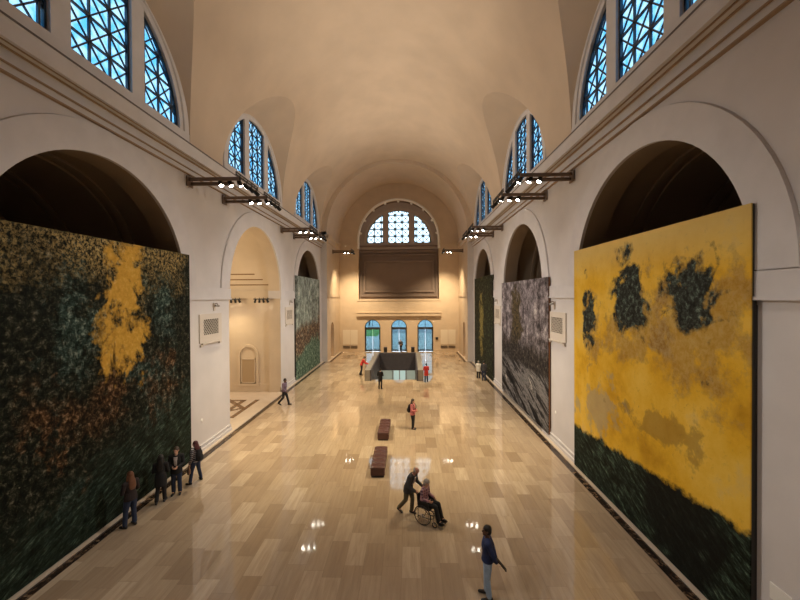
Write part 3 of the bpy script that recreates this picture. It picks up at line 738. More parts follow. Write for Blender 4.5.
def paint_forest():          # dark green and black with gold
    m, t, u, v = paint_mat('canvas_dark_green_gold'); V = t.comb(0.0, u, v)
    n1 = t.noise(V, 0.55, 6, 0.65); n2 = t.noise(V, 5.0, 8, 0.8, 0.4); n4 = t.noise(V, 1.5, 8, 0.75); n5 = t.noise(V, 9.0, 6, 0.8)
    n3 = t.noise(t.comb(0.0, t.math('MULTIPLY', u, 2.4), t.math('MULTIPLY', v, 0.25)), 1.0, 6, 0.7)
    sm = lambda f, a, b: t.ramp(f, [(a, 0.0), (b, 1.0)])
    gold = t.ramp(n2, [(0.3, (0.42, 0.22, 0.025)), (0.55, (0.62, 0.36, 0.06)), (0.75, (0.75, 0.52, 0.2))])
    dark = t.ramp(n2, [(0.42, (0.003, 0.004, 0.003)), (0.52, (0.012, 0.015, 0.010)), (0.60, (0.06, 0.058, 0.038)), (0.68, (0.28, 0.25, 0.17))])
    dark = t.mix(sm(n5, 0.62, 0.70), dark, (0.34, 0.30, 0.21))
    teal = t.ramp(n2, [(0.40, (0.004, 0.010, 0.008)), (0.52, (0.04, 0.075, 0.062)), (0.62, (0.26, 0.34, 0.29)), (0.72, (0.55, 0.58, 0.48))])
    rust = t.ramp(n2, [(0.42, (0.006, 0.004, 0.003)), (0.53, (0.07, 0.035, 0.015)), (0.61, (0.30, 0.17, 0.08)), (0.7, (0.62, 0.52, 0.38))])
    col = dark
    for (cu, cv_, ru, rv) in ((-1.6, 6.4, 0.7, 2.0), (2.4, 7.2, 1.1, 1.3), (1.9, 2.5, 1.0, 0.9), (1.6, 4.4, 1.0, 0.7), (-1.2, 1.1, 1.6, 0.6), (3.5, 2.0, 0.6, 1.6)):
        col = t.mix(t.math('MULTIPLY', soft_blob(t, u, v, cu, cv_, ru * 1.3, rv * 1.3, n4, 4.5), t.math('MULTIPLY', sm(n4, 0.42, 0.56), 0.9)), col, teal)
    for (cu, cv_, ru, rv) in ((-0.7, 3.7, 1.2, 1.1), (2.0, 4.0, 0.9, 0.8), (0.2, 4.6, 0.8, 0.5), (-2.8, 4.4, 0.5, 0.8)):
        col = t.mix(t.math('MULTIPLY', soft_blob(t, u, v, cu, cv_, ru * 1.3, rv * 1.3, n4, 4.5), t.math('MULTIPLY', sm(n1, 0.40, 0.55), 0.85)), col, rust)
    hi = t.math('SUBTRACT', t.math('ADD', t.math('DIVIDE', v, 9.2), t.math('MULTIPLY', t.math('SUBTRACT', n1, 0.5), 1.0)), t.math('MULTIPLY', t.math('ABSOLUTE', t.math('SUBTRACT', u, 0.5)), 0.035))
    beige = t.ramp(n2, [(0.35, (0.20, 0.14, 0.05)), (0.6, (0.52, 0.38, 0.15)), (0.75, (0.62, 0.52, 0.30))])
    col = t.mix(t.math('MULTIPLY', sm(hi, 0.74, 0.95), sm(n5, 0.47, 0.55)), col, beige)
    blob = t.math('MAXIMUM', soft_blob(t, u, v, 0.25, 5.9, 1.25, 1.3, n4, 2.6), soft_blob(t, u, v, 0.45, 7.7, 0.75, 1.5, n4, 2.6))
    col = t.mix(blob, col, gold)
    col = t.mix(t.math('MULTIPLY', t.ramp(n3, [(0.33, 1.0), (0.39, 0.0)]), t.ramp(u, [(0.0, 0.9), (0.15, 0.0)])), col, (0.006, 0.006, 0.005))
    dg = t.noise(t.comb(0.0, t.math('ADD', u, v), t.math('MULTIPLY', t.math('SUBTRACT', v, t.math('MULTIPLY', u, 0.45)), 5.0)), 1.3, 7, 0.8)
    grass = t.ramp(dg, [(0.42, (0.004, 0.006, 0.004)), (0.54, (0.02, 0.032, 0.022)), (0.62, (0.07, 0.11, 0.08)), (0.70, (0.36, 0.38, 0.26))])
    low = t.math('ADD', t.math('DIVIDE', v, 9.2), t.math('ADD', t.math('MULTIPLY', t.math('SUBTRACT', n1, 0.5), 0.3), t.math('MULTIPLY', u, -0.03)))
    col = t.mix(t.ramp(low, [(0.18, 0.9), (0.30, 0.0)]), col, grass)
    finish(t, col, n2); return m
def paint_gold():            # gold field above a dark green band, loose dark patches
    m, t, u, v = paint_mat('canvas_gold_field'); V = t.comb(0.0, u, v)
    n1 = t.noise(V, 0.5, 6, 0.6); n2 = t.noise(V, 5.0, 8, 0.8, 0.3); n4 = t.noise(V, 1.4, 8, 0.7)
    sm = lambda f, a, b: t.ramp(f, [(a, 0.0), (b, 1.0)])
    st = t.noise(t.comb(0.0, t.math('ADD', u, v), t.math('MULTIPLY', t.math('SUBTRACT', v, t.math('MULTIPLY', u, 0.5)), 5.0)), 1.3, 7, 0.8)
    gold = t.ramp(n1, [(0.25, (0.42, 0.21, 0.012)), (0.45, (0.72, 0.42, 0.03)), (0.6, (0.80, 0.52, 0.08)), (0.75, (0.62, 0.47, 0.22))])
    gold = t.mix(t.math('MULTIPLY', sm(n2, 0.58, 0.68), 0.5), gold, (0.22, 0.14, 0.05))
    col = t.mix(t.ramp(t.math('DIVIDE', v, 9.2), [(0.86, 0.0), (0.97, 0.55)]), gold, (0.60, 0.47, 0.22))
    darkc = t.ramp(n2, [(0.38, (0.010, 0.010, 0.009)), (0.5, (0.03, 0.032, 0.026)), (0.58, (0.08, 0.105, 0.085)), (0.66, (0.26, 0.32, 0.26))])
    stain = t.ramp(n2, [(0.4, (0.20, 0.10, 0.03)), (0.7, (0.46, 0.36, 0.20))])
    for (cu, cv_, ru, rv) in ((2.75, 6.5, 0.42, 1.25), (0.25, 7.25, 1.0, 1.1), (-2.45, 7.0, 0.95, 1.15)):
        col = t.mix(t.math('MULTIPLY', soft_blob(t, u, v, cu - 0.2, cv_ - 0.5, ru * 1.7, rv * 1.5, n4, 2.8), 0.55), col, stain)
        col = t.mix(soft_blob(t, u, v, cu, cv_, ru * 1.1, rv * 1.1, n4, 2.4), col, darkc)
    col = t.mix(t.math('MULTIPLY', soft_blob(t, u, v, 2.3, 3.1, 1.6, 1.0, n4, 3.0), 0.6), col, (0.34, 0.31, 0.22))
    col = t.mix(t.math('MULTIPLY', soft_blob(t, u, v, -1.6, 3.6, 2.2, 0.5, n4, 3.0), 0.5), col, (0.16, 0.10, 0.04))
    green = t.ramp(st, [(0.42, (0.005, 0.006, 0.004)), (0.52, (0.018, 0.026, 0.018)), (0.60, (0.06, 0.10, 0.07)), (0.70, (0.36, 0.42, 0.30))])
    green = t.mix(t.math('MULTIPLY', soft_blob(t, u, v, -1.9, 1.1, 1.3, 1.6, n1, 0.6), 0.85), green, (0.008, 0.008, 0.007))
    edge = t.math('ADD', t.math('ADD', v, t.math('MULTIPLY', t.math('SUBTRACT', n4, 0.5), 0.9)), t.math('MULTIPLY', u, 0.07))
    col = t.mix(t.ramp(t.math('DIVIDE', edge, 10.0), [(0.20, 1.0), (0.215, 0.0)]), col, green)
    finish(t, col, n2); return m
def paint_grey():            # grey, white and black strokes
    m, t, u, v = paint_mat('canvas_grey_black'); V = t.comb(0.0, u, v)
    n1 = t.noise(V, 0.55, 6, 0.65); n2 = t.noise(V, 4.0, 8, 0.8, 0.3); n4 = t.noise(V, 1.3, 8, 0.8)
    st = t.noise(t.comb(0.0, t.math('MULTIPLY', u, 0.22), t.math('ADD', t.math('MULTIPLY', v, 1.7), t.math('MULTIPLY', u, -0.55))), 1.1, 6, 0.7, 0.4)
    up = t.ramp(n4, [(0.36, (0.012, 0.011, 0.012)), (0.46, (0.09, 0.075, 0.08)), (0.56, (0.28, 0.25, 0.27)), (0.66, (0.62, 0.58, 0.55))])
    up = t.mix(soft_blob(t, u, v, 0.9, 5.2, 1.2, 3.0, n1, 2.4), up, t.ramp(n2, [(0.42, (0.012, 0.010, 0.008)), (0.62, (0.15, 0.115, 0.06))]))
    lo = t.ramp(st, [(0.40, (0.006, 0.006, 0.007)), (0.48, (0.035, 0.034, 0.036)), (0.53, (0.24, 0.23, 0.23)), (0.58, (0.04, 0.04, 0.04)), (0.66, (0.50, 0.47, 0.44))])
    mid = t.ramp(n2, [(0.44, (0.007, 0.007, 0.008)), (0.58, (0.07, 0.06, 0.055)), (0.68, (0.28, 0.24, 0.21))])
    e = t.math('DIVIDE', t.math('ADD', v, t.math('MULTIPLY', t.math('SUBTRACT', n4, 0.5), 2.2)), 10.0)
    col = t.mix(t.ramp(e, [(0.40, 1.0), (0.50, 0.0)]), up, mid); col = t.mix(t.ramp(e, [(0.28, 1.0), (0.32, 0.0)]), col, lo)
    finish(t, col, n2); return m
def paint_teal():            # pale teal above brown and green
    m, t, u, v = paint_mat('canvas_teal_brown'); V = t.comb(0.0, u, v)
    n1 = t.noise(V, 0.6, 6, 0.65); n2 = t.noise(V, 3.5, 8, 0.8, 0.3); n4 = t.noise(V, 1.1, 8, 0.8)
    n3 = t.noise(t.comb(0.0, t.math('MULTIPLY', u, 1.6), t.math('MULTIPLY', v, 0.5)), 1.2, 6, 0.7)
    up = t.ramp(n4, [(0.36, (0.03, 0.035, 0.03)), (0.46, (0.15, 0.18, 0.165)), (0.56, (0.34, 0.40, 0.37)), (0.66, (0.62, 0.64, 0.56))])
    up = t.mix(t.ramp(n3, [(0.38, 0.85), (0.45, 0.0)]), up, (0.05, 0.042, 0.036))
    mid = t.ramp(n2, [(0.40, (0.02, 0.013, 0.011)), (0.52, (0.11, 0.07, 0.05)), (0.62, (0.48, 0.38, 0.25)), (0.72, (0.62, 0.55, 0.42))])
    lo = t.ramp(n2, [(0.38, (0.012, 0.03, 0.022)), (0.50, (0.07, 0.135, 0.10)), (0.62, (0.36, 0.46, 0.36))])
    e = t.math('DIVIDE', t.math('ADD', v, t.math('ADD', t.math('MULTIPLY', t.math('SUBTRACT', n1, 0.5), 5.0), t.math('MULTIPLY', u, -0.12))), 10.0)
    col = t.mix(t.ramp(e, [(0.42, 1.0), (0.52, 0.0)]), up, mid); col = t.mix(t.ramp(e, [(0.25, 1.0), (0.31, 0.0)]), col, lo)
    finish(t, col, n2); return m
def paint_moss():            # black green with a yellow streak
    m, t, u, v = paint_mat('canvas_black_green'); V = t.comb(0.0, u, v)
    n1 = t.noise(V, 0.6, 6, 0.65); n2 = t.noise(V, 3.5, 8, 0.8, 0.3); n4 = t.noise(V, 1.2, 8, 0.75)
    n3 = t.noise(t.comb(0.0, t.math('MULTIPLY', u, 2.0), t.math('MULTIPLY', v, 0.3)), 1.2, 6, 0.7)
    col = t.ramp(n2, [(0.42, (0.003, 0.004, 0.003)), (0.53, (0.02, 0.026, 0.014)), (0.62, (0.10, 0.115, 0.065)), (0.70, (0.38, 0.38, 0.26))])
    col = t.mix(t.ramp(n3, [(0.36, 0.9), (0.44, 0.0)]), col, (0.005, 0.006, 0.004))
    col = t.mix(t.math('MULTIPLY', soft_blob(t, u, v, 0.6, 5.0, 0.9, 3.2, n4, 3.4), 0.8), col, t.ramp(n2, [(0.4, (0.10, 0.085, 0.02)), (0.65, (0.50, 0.42, 0.14))]))
    finish(t, col, n2); return m
CANVAS_EDGE = mat('canvas_edge', (0.03, 0.026, 0.022), 0.7); RUST_EDGE = mat('rusty_edge', (0.22, 0.09, 0.035), 0.7)
def painting(sg, yc, w, z0, h, m, label, edge=None):
    root = thing('painting', label, 'painting', (sg * 8.47, yc, 0)); s = -sg
    a, b = sorted((s * 0.09, s * 0.12)); MB().box(a, b, -w / 2, w / 2, z0, z0 + h).build('canvas', m, root, smooth=0)
    a, b = sorted((0, s * 0.09)); MB().bbox(a, b, -w / 2 + 0.005, w / 2 - 0.005, z0 + 0.005, z0 + h - 0.005, 0.01).build('stretcher_frame', edge or CANVAS_EDGE, root)
    a, b = sorted((-s * 0.028, 0))
    for y_ in (-w / 2 + 0.03, w / 2 - 0.03):
        MB().box(a, b, y_ - 0.025, y_ + 0.025, z0 + 0.3, z0 + 7.0).build('hanging_rail', CANVAS_EDGE, root, smooth=0)
    return root
painting(-1, 12.03, 8.15, 0.08, 9.1, paint_forest(), 'huge dark green and black canvas with a gold patch, first on the left wall')
painting(1, 11.86, 8.14, 0.08, 9.1, paint_gold(), 'huge gold canvas with dark patches above a black green band')
painting(1, 23.55, 9.3, 0.25, 8.0, paint_grey(), 'large grey, white and black canvas in the middle arch of the right wall', RUST_EDGE)
painting(-1, 35.65, 8.45, 0.15, 9.0, paint_teal(), 'tall pale teal canvas with brown and green below, far left wall')
painting(1, 35.5, 8.45, 0.10, 9.0, paint_moss(), 'tall black green canvas with a yellow streak, far right wall')

# ------------------------------------------------------------------ stairwell
root = thing('stairwell_parapet', 'dark grey open stairwell parapet in the middle of the far floor', 'parapet', (0, 36.7, 0), kind='structure')
ya, yb = 31.9 - 36.7, 41.9 - 36.7; PH = 0.95
for s2 in (-1, 1):
    a, b = sorted((s2 * 2.08, s2 * 2.55)); MB().bbox(a, b, ya, yb, 0.0, PH, 0.02).build('side_wall', GREYSTONE, root)
    a, b = sorted((s2 * 1.98, s2 * 2.08)); mb = MB(); mb.box(a, b, ya, yb - 0.4, -0.3, PH - 0.03); mb.box(a, b, 32.4 - 36.7, yb - 0.4, -4.4, -0.3); mb.build('lining', CHARCOAL, root, smooth=0)
    MB().tube([(s2 * 1.9, ya + 0.5, 0.85), (s2 * 1.9, ya + 7.5, -3.3)], 0.025).build('handrail', CHROME, root)
MB().bbox(-2.08, 2.08, yb - 0.45, yb, -1.0, PH, 0.015).build('far_wall', CHARCOAL, root)
st = MB(); n = 26
for i in range(n):
    y_ = HY0 + i * 0.29; z_ = -(i + 1) * 0.165; st.box(-1.98, 1.98, y_, y_ + 0.32, z_ - 0.3, z_)
struct(st.build('stairs', GREYSTONE, smooth=0), 'stairs going down between the dark parapets', 'stairs')
mb = MB(); mb.box(-6, 6, 38.5, 54, -4.5, -4.3)
struct(mb.build('floor_lower', LIGHT_LEDGE, smooth=0), 'pale floor of the level below the stairs', 'floor')
LOWW = mat('lower_wall_paint', (0.50, 0.53, 0.47), 0.7)
mb = MB(); mb.box(-6, 6, 50, 50.2, -4.3, -0.3); mb.box(-6.2, -6, 38, 50.2, -4.3, -0.3); mb.box(6, 6.2, 38, 50.2, -4.3, -0.3); mb.box(-6, -2.08, 37.8, 38, -4.3, -0.3); mb.box(2.08, 6, 37.8, 38, -4.3, -0.3)
struct(mb.build('wall_lower', LOWW, smooth=0), 'grey green wall of the level below the stairs', 'wall')
mb = MB(); mb.box(-6.2, 6.2, 41.5, 50.3, -1.02, -0.9)
struct(mb.build('ceiling_lower', LOWW, smooth=0), 'ceiling of the level below', 'ceiling')
dr = thing('door_4', 'bright glass door at the bottom of the stairs', 'door', (0.0, 49.95, -4.3), kind='structure')
mb = MB()
for a, b, c_, d in ((-1.0, -0.8, 0, 3.2), (0.8, 1.0, 0, 3.2), (-1.0, 1.0, 3.0, 3.2), (-0.06, 0.06, 0, 3.1)): mb.box(a, b, -0.06, 0.04, c_, d)
mb.build('door_frame', GREYSTONE, dr, smooth=0)
MB().box(-0.8, 0.8, 0.0, 0.02, 0, 3.0).build('lit_glass', mat('lit_glass_panel', (0.6, 0.75, 0.75), 0.2, emit=((0.75, 0.95, 0.95), 0.12)), dr, smooth=0)
light('lower_lamp', 'AREA', (0, 46, -1.1), 190, (0.95, 1.0, 0.92), (0, 46, -5), 5, 4)

# ------------------------------------------------------------------ benches and bins
def make_bench(label, loc):
    root = thing('bench', label, 'bench', loc, 0, 'dark leather benches in the middle of the hall')
    L, w = 2.15, 0.57
    MB().bbox(-w / 2 + 0.03, w / 2 - 0.03, -L / 2 + 0.03, L / 2 - 0.03, 0.0, 0.07, 0.01).build('plinth', BLACK, root)
    MB().bbox(-w / 2, w / 2, -L / 2, L / 2, 0.06, 0.37, 0.02).build('body', LEATHER, root)
    n = 5; seg = L / n
    for i in range(n):
        y0_, y1_ = -L / 2 + i * seg + 0.006, -L / 2 + (i + 1) * seg - 0.006
        mb = MB(); NX, NY = 12, 10; rings = []
        rows = []
        for j in range(NY + 1):
            row = []
            for q in range(NX + 1):
                fx, fy = q / NX, j / NY; X = -w / 2 + w * fx; Yv = y0_ + (y1_ - y0_) * fy
                e = min(1, 5 * fx) * min(1, 5 * (1 - fx)) ; e2 = min(1, 4 * fy) * min(1, 4 * (1 - fy))
                h = 0.385 + 0.055 * math.sqrt(e) * math.sqrt(e2)
                h -= 0.035 * math.exp(-(((X) / 0.05) ** 2 + ((Yv - (y0_ + y1_) / 2) / 0.05) ** 2))
                row.append((X, Yv, h))
            rows.append(row)
        mb.rings(rows, closed=False, caps=False)
        ol = [p for p in rows[0]] + [r[-1] for r in rows[1:]] + [p for p in rows[-1][-2::-1]] + [r[0] for r in rows[-2:0:-1]]
        mb.rings([ol, [(a, b, 0.36) for a, b, _ in ol]], closed=True, caps=False)
        c_ = mb.build('seat_cushion', LEATHER, root, smooth=50)
        MB().ell((0, (y0_ + y1_) / 2, 0.408), 0.02, 0.02, 0.01, 8, 5).build('button', LEATHER, c_)
    return root
bn = make_bench('dark brown tufted leather bench, the one nearer the wheelchair', (0.01, 15.9, 0))
dup(bn, (-0.03, 19.72, 0), None, 'dark brown tufted leather bench, the one nearer the stairwell')
def make_bin(label, loc):
    root = thing('litter_bin', label, 'bin', loc, 0, 'dark bins by the end doors')
    MB().bbox(-0.22, 0.22, -0.22, 0.22, 0, 0.72, 0.02).build('body', BLACK, root); MB().bbox(-0.24, 0.24, -0.24, 0.24, 0.72, 0.80, 0.02).build('lid', CHARCOAL, root)
    return root
b_ = make_bin('dark square bin between the left and middle end doors', (-1.72, 47.6, 0)); dup(b_, (1.80, 47.6, 0), None, 'dark square bin between the middle and right end doors')

# ------------------------------------------------------------------ outside the end doors
OUT = mat('pale_paving', (0.62, 0.62, 0.60), 0.8, noise=(0.5, 0.08)); LAWN = mat('lawn', (0.16, 0.34, 0.08), 0.9, noise=(2, 0.3))
struct(MB().box(-30, 30, Y1 + 1.2, 78, -0.3, -0.02).build('ground_outside', OUT, smooth=0), 'pale paving outside the end doors', 'paving')
struct(MB().box(-90, 90, 86, 260, -0.3, -0.03).build('ground_basin', mat('pale_water', (0.45, 0.55, 0.60), 0.3, noise=(0.2, 0.15)), smooth=0), 'pale water basin far outside the doors', 'water')
mb = MB().box(-45, -4.5, 68, 86, -0.3, -0.01); struct(mb.build('lawn', LAWN), 'green lawn outside the left door', 'lawn')
mb = MB().box(-4.5, 50, 74, 86, -0.3, -0.01); struct(mb.build('ground_far', mat('road_asphalt', (0.33, 0.34, 0.36), 0.8, noise=(1, 0.1))), 'grey road outside', 'road')
BARK = mat('bark', (0.10, 0.07, 0.05), 0.9, noise=(6, 0.3)); LEAF = mat('tree_leaves', (0.05, 0.10, 0.035), 0.8, noise=(2, 0.4))
def make_tree(label, loc, h, seed):
    rnd = random.Random(seed); root = thing('tree', label, 'tree', loc, rnd.random() * 6, 'trees outside the end doors')
    MB().tube([(0, 0, -0.3), (0.05, 0.1, h * 0.3), (0, 0, h * 0.6)], [0.22, 0.16, 0.08], 8).build('trunk', BARK, root)
    mb = MB()
    for _ in range(260):
        a, r, zz = rnd.random() * 2 * PI, h * 0.32 * math.sqrt(rnd.random()), h * (0.35 + 0.65 * rnd.random()); q = 1 - abs((zz / h) - 0.65) / 0.45
        c_ = Vector((math.cos(a) * r * q, math.sin(a) * r * q, zz)); d = Vector((rnd.uniform(-1, 1), rnd.uniform(-1, 1), rnd.uniform(-.5, .8))).normalized() * 0.5; e = d.cross(Vector((0.3, 0.2, 1))).normalized() * 0.4
        mb.quad(c_ - d - e * .2, c_ + e, c_ + d - e * .2, c_ - e)
    mb.build('crown', LEAF, root, smooth=0)
for i, (x, y, h) in enumerate(((2.0, 66, 5.5), (7.5, 72, 6.5), (-9, 96, 7.0))):
    make_tree(('slim leafy tree outside the middle end door', 'leafy tree outside the right end door', 'leafy tree on the lawn outside the left end door')[i], (x, y, -0.05), h, i)

# ------------------------------------------------------------------ people
DG = None
def remesh(mb, name, m, parent, vox=0.009, smooth_it=2, dec=None):
    me = bpy.data.meshes.new(name + '_tmp'); me.from_pydata([tuple(p) for p in mb.v], [], mb.f)
    import bmesh
    bm = bmesh.new(); bm.from_mesh(me); bmesh.ops.recalc_face_normals(bm, faces=bm.faces); bm.to_mesh(me); bm.free()
    o = bpy.data.objects.new(name, me); COL.objects.link(o)
    r = o.modifiers.new('r', 'REMESH'); r.mode = 'VOXEL'; r.voxel_size = vox
    if smooth_it:
        sm = o.modifiers.new('s', 'SMOOTH'); sm.iterations = smooth_it; sm.factor = 0.5
    if dec:
        d = o.modifiers.new('d', 'DECIMATE'); d.ratio = dec
    dg = bpy.context.evaluated_depsgraph_get(); ev = o.evaluated_get(dg)
    me2 = bpy.data.meshes.new_from_object(ev); me2.name = name
    o.modifiers.clear(); o.data = me2; bpy.data.meshes.remove(me)
    me2.materials.clear(); me2.materials.append(m)
    me2.polygons.foreach_set('use_smooth', [True] * len(me2.polygons))
    o.parent = parent
    return o
def cap(mb, a, b, ra, rb, n=12):
    """closed tapered limb with rounded ends"""
    a, b = Vector(a), Vector(b); d = (b - a)
    if d.length < 1e-5: return
    d.normalize(); pts = [a - d * ra * 0.9, a - d * ra * 0.6, a, b, b + d * rb * 0.6, b + d * rb * 0.9]
    mb.tube(pts, [ra * 0.4, ra * 0.8, ra, rb, rb * 0.8, rb * 0.4], n)
def lim(mb, pts, rs, n=12):
    for (a, b), (ra, rb) in zip(zip(pts, pts[1:]), zip(rs, rs[1:])): cap(mb, a, b, ra, rb, n)
def loft(mb, secs, side, n=18):
    """sections (centre, half-width along side, half-depth); oriented by the spine"""
    R = []
    for i, (c, hw, hd) in enumerate(secs):
        a = Vector(secs[max(0, i - 1)][0]); b = Vector(secs[min(len(secs) - 1, i + 1)][0]); d = (b - a).normalized()
        sd = (Vector(side) - d * Vector(side).dot(d)).normalized(); fw = sd.cross(d).normalized()
        R.append([Vector(c) + sd * hw * math.cos(t) + fw * hd * math.sin(t) for t in (2 * PI * k / n for k in range(n))])
    mb.rings(R)
SKIN = {'fair': mat('skin_fair', (0.62, 0.36, 0.26), 0.5), 'ruddy': mat('skin_ruddy', (0.50, 0.24, 0.17), 0.5), 'brown': mat('skin_brown', (0.13, 0.065, 0.04), 0.5)}
def cloth(name, c): return mat('cloth_' + name, c, 0.85, noise=(14, 0.12), bump=0.15, bscale=40)
def plaid(name, a, b, c):
    m = bpy.data.materials.new(name); m.use_nodes = True; t = NT(m); p = t.sep(t.obj()); t.b.inputs['Roughness'].default_value = 0.85
    f = t.math('GREATER_THAN', t.math('SINE', t.math('MULTIPLY', p[1], 70.0)), 0.1); g = t.math('GREATER_THAN', t.math('SINE', t.math('MULTIPLY', p[2], 70.0)), 0.1)
    t.set(t.b.inputs['Base Color'], t.mix(t.math('MULTIPLY', g, 0.6), t.mix(f, a, b), c)); return m
def striped(name, a, b):
    m = bpy.data.materials.new(name); m.use_nodes = True; t = NT(m); p = t.sep(t.obj()); t.b.inputs['Roughness'].default_value = 0.85
    t.set(t.b.inputs['Base Color'], t.mix(t.math('GREATER_THAN', t.math('SINE', t.math('MULTIPLY', p[2], 80.0)), 0.0), a, b)); return m
C_BLACK = cloth('black', (0.012, 0.012, 0.014)); C_NAVY = cloth('navy', (0.018, 0.03, 0.10)); C_JEANS = cloth('jeans', (0.018, 0.03, 0.07)); C_LJEANS = cloth('light_jeans', (0.34, 0.47, 0.66))
C_RED = cloth('red', (0.55, 0.035, 0.03)); C_PINK = cloth('pink', (0.52, 0.16, 0.17)); C_WHITE = cloth('white', (0.65, 0.62, 0.57)); C_CHAR = cloth('charcoal', (0.05, 0.05, 0.055))
C_OLIVE = cloth('olive', (0.10, 0.085, 0.05)); C_PURPLE = cloth('mauve', (0.16, 0.11, 0.16)); C_SHIRT = cloth('pale_shirt', (0.48, 0.42, 0.40)); C_MAROON = cloth('maroon', (0.06, 0.015, 0.02))
C_SHOE = mat('shoe_leather', (0.012, 0.011, 0.011), 0.5); EYE = mat('eye', (0.01, 0.008, 0.007), 0.2); LIP = mat('lips', (0.36, 0.12, 0.10), 0.5)
H_BLACK = mat('hair_black', (0.012, 0.010, 0.009), 0.55, bump=0.3, bscale=60); H_AUBURN = mat('hair_auburn', (0.14, 0.055, 0.025), 0.5, bump=0.3, bscale=60); H_BROWN = mat('hair_brown', (0.05, 0.03, 0.02), 0.5, bump=0.3, bscale=60)
H_GREY = mat('hair_grey', (0.35, 0.31, 0.28), 0.6, bump=0.3, bscale=60); H_WINE = mat('hair_wine', (0.085, 0.018, 0.022), 0.5, bump=0.3, bscale=60)

BASE = dict(pelvis=(0, 0, .96), waist=(0, 0, 1.10), chest=(.01, 0, 1.28), upper=(.0, 0, 1.41), neck=(.005, 0, 1.48), head=(.025, 0, 1.625),
    sL=(-.005, .185, 1.405), sR=(-.005, -.185, 1.405), eL=(-.03, .235, 1.12), eR=(-.03, -.235, 1.12), wL=(.05, .245, .88), wR=(.05, -.245, .88),
    hL=(0, .088, .93), hR=(0, -.088, .93), kL=(.02, .10, .51), kR=(.02, -.10, .51), aL=(-.02, .105, .09), aR=(-.02, -.105, .09), tL=(.15, .125, .03), tR=(.15, -.125, .03))
UP = ('waist', 'chest', 'upper', 'neck', 'head', 'sL', 'sR', 'eL', 'eR', 'wL', 'wR')
def person(label, loc, rz, h=1.72, pose=None, lean=0, twist=0, female=False, skin='fair', top=None, top_bottom=0.90, legs=None, shoes=None, hair=None, hairstyle='short', inner=None,
           head_turn=0, head_tilt=0, vox=0.009, sleeve=1.0, skirt=None, curlL=0.5, curlR=0.5, cat='person', group=None):
    J = {k: Vector(v) for k, v in BASE.items()}
    if lean:
        R = Matrix.Rotation(math.radians(lean), 4, 'Y'); pv = J['pelvis']
        for k in UP: J[k] = R @ (J[k] - pv) + pv
    for k, v in (pose or {}).items(): J[k] = Vector(v)
    root = thing('person', label, cat, loc, math.radians(rz), group); root.scale = (h / 1.74,) * 3
    side = (J['sL'] - J['sR']).normalized(); hside = (J['hL'] - J['hR']).normalized()
    f = 0.9 if female else 1.0
    body = MB()
    def torso(mb, g, z_from=None, extra=0.0):
        secs = [(J['pelvis'] - (J['waist'] - J['pelvis']).normalized() * .10, .12 + g, .085 + g), (J['pelvis'], .165 + g, .115 + g), (J['waist'], (.135 if not female else .12) + g, .10 + g),
                (J['chest'], .165 * f + g, .118 + g), (J['upper'], .168 * f + g, .095 + g), (J['neck'] - (J['neck'] - J['upper']) * .35, .10 * f + g * .7, .07 + g * .7)]
        loft(mb, secs, side); 
    torso(body, 0); cap(body, J['upper'], J['neck'], .058, .052); 
    fw = side.cross((J['head'] - J['neck']).normalized()).normalized()
    HR = Matrix.Rotation(math.radians(head_turn), 3, 'Z') @ Matrix.Rotation(math.radians(-head_tilt), 3, 'Y')
    basis = Matrix((fw, side, fw.cross(side))).transposed(); HM = basis @ HR; hd = J['head']
    hp = lambda x, y, z: hd + HM @ Vector((x, y, z))
    cap(body, J['neck'] - Vector((0, 0, .03)), hd - HM @ Vector((.02, 0, .06)), .054, .05)
    body.ell(hp(-.01, 0, .015), .098, .077, .105, 18, 12, HM); body.ell(hp(.03, 0, -.055), .062, .055, .062, 14, 10, HM)
    cap(body, hp(.082, 0, .012), hp(.102, 0, -.022), .011, .016, 8); body.ell(hp(.06, 0, -.095), .03, .035, .022, 10, 8, HM); cap(body, hp(.078, .035, .03), hp(.078, -.035, .03), .012, .012, 8)
    for s in (1, -1): body.ell(hp(-.005, s * .078, -.005), .022, .013, .034, 10, 8, HM)
    def arm(mb, S_, g, upto=1.0):
        s, e, w = J['s' + S_], J['e' + S_], J['w' + S_]
        cap(mb, s, s + (J['upper'] - s) * .5, .062 * f + g, .07 * f + g)
        lim(mb, [s, e], [.054 * f + g, .042 * f + g])
        if upto > 0.5: lim(mb, [e, e + (w - e) * (upto * 2 - 1)], [.042 * f + g, (.042 - .013 * (upto * 2 - 1)) * f + g])
    def hand(mb, S_, curl):
        e, w = J['e' + S_], J['w' + S_]; d = (w - e).normalized(); s = 1 if S_ == 'L' else -1
        inw = (-side * s); inw = (inw - d * inw.dot(d)).normalized(); ac = d.cross(inw).normalized()
        if ac.x < 0: ac = -ac                    # towards the thumb
        M = Matrix((d, ac, inw)).transposed(); c = w + d * .05
        mb.ell(c, .052, .04, .017, 12, 8, M); cap(mb, w - d * .02, w + d * .02, .027, .026)
        for k, (off, L) in enumerate(((.031, .072), (.011, .08), (-.010, .074), (-.029, .058))):
            p = w + d * .085 + ac * off; a = curl * .8; pts = [p - d * .02, p]
            for seg in range(3):
                a2 = a * (seg + 1) * .75; v = d * math.cos(a2) + inw * math.sin(a2); pts.append(pts[-1] + v * L / 3)
            lim(mb, pts, [.0105, .0105, .010, .0095, .009], 8)
        p = w + d * .02 + ac * .03; v = (d * .6 + ac * .65 + inw * .35).normalized(); v2 = (d * .9 + ac * .25 + inw * .45).normalized()
        lim(mb, [p - v * .02, p + v * .032, p + v * .032 + v2 * .03], [.014, .012, .010], 8)
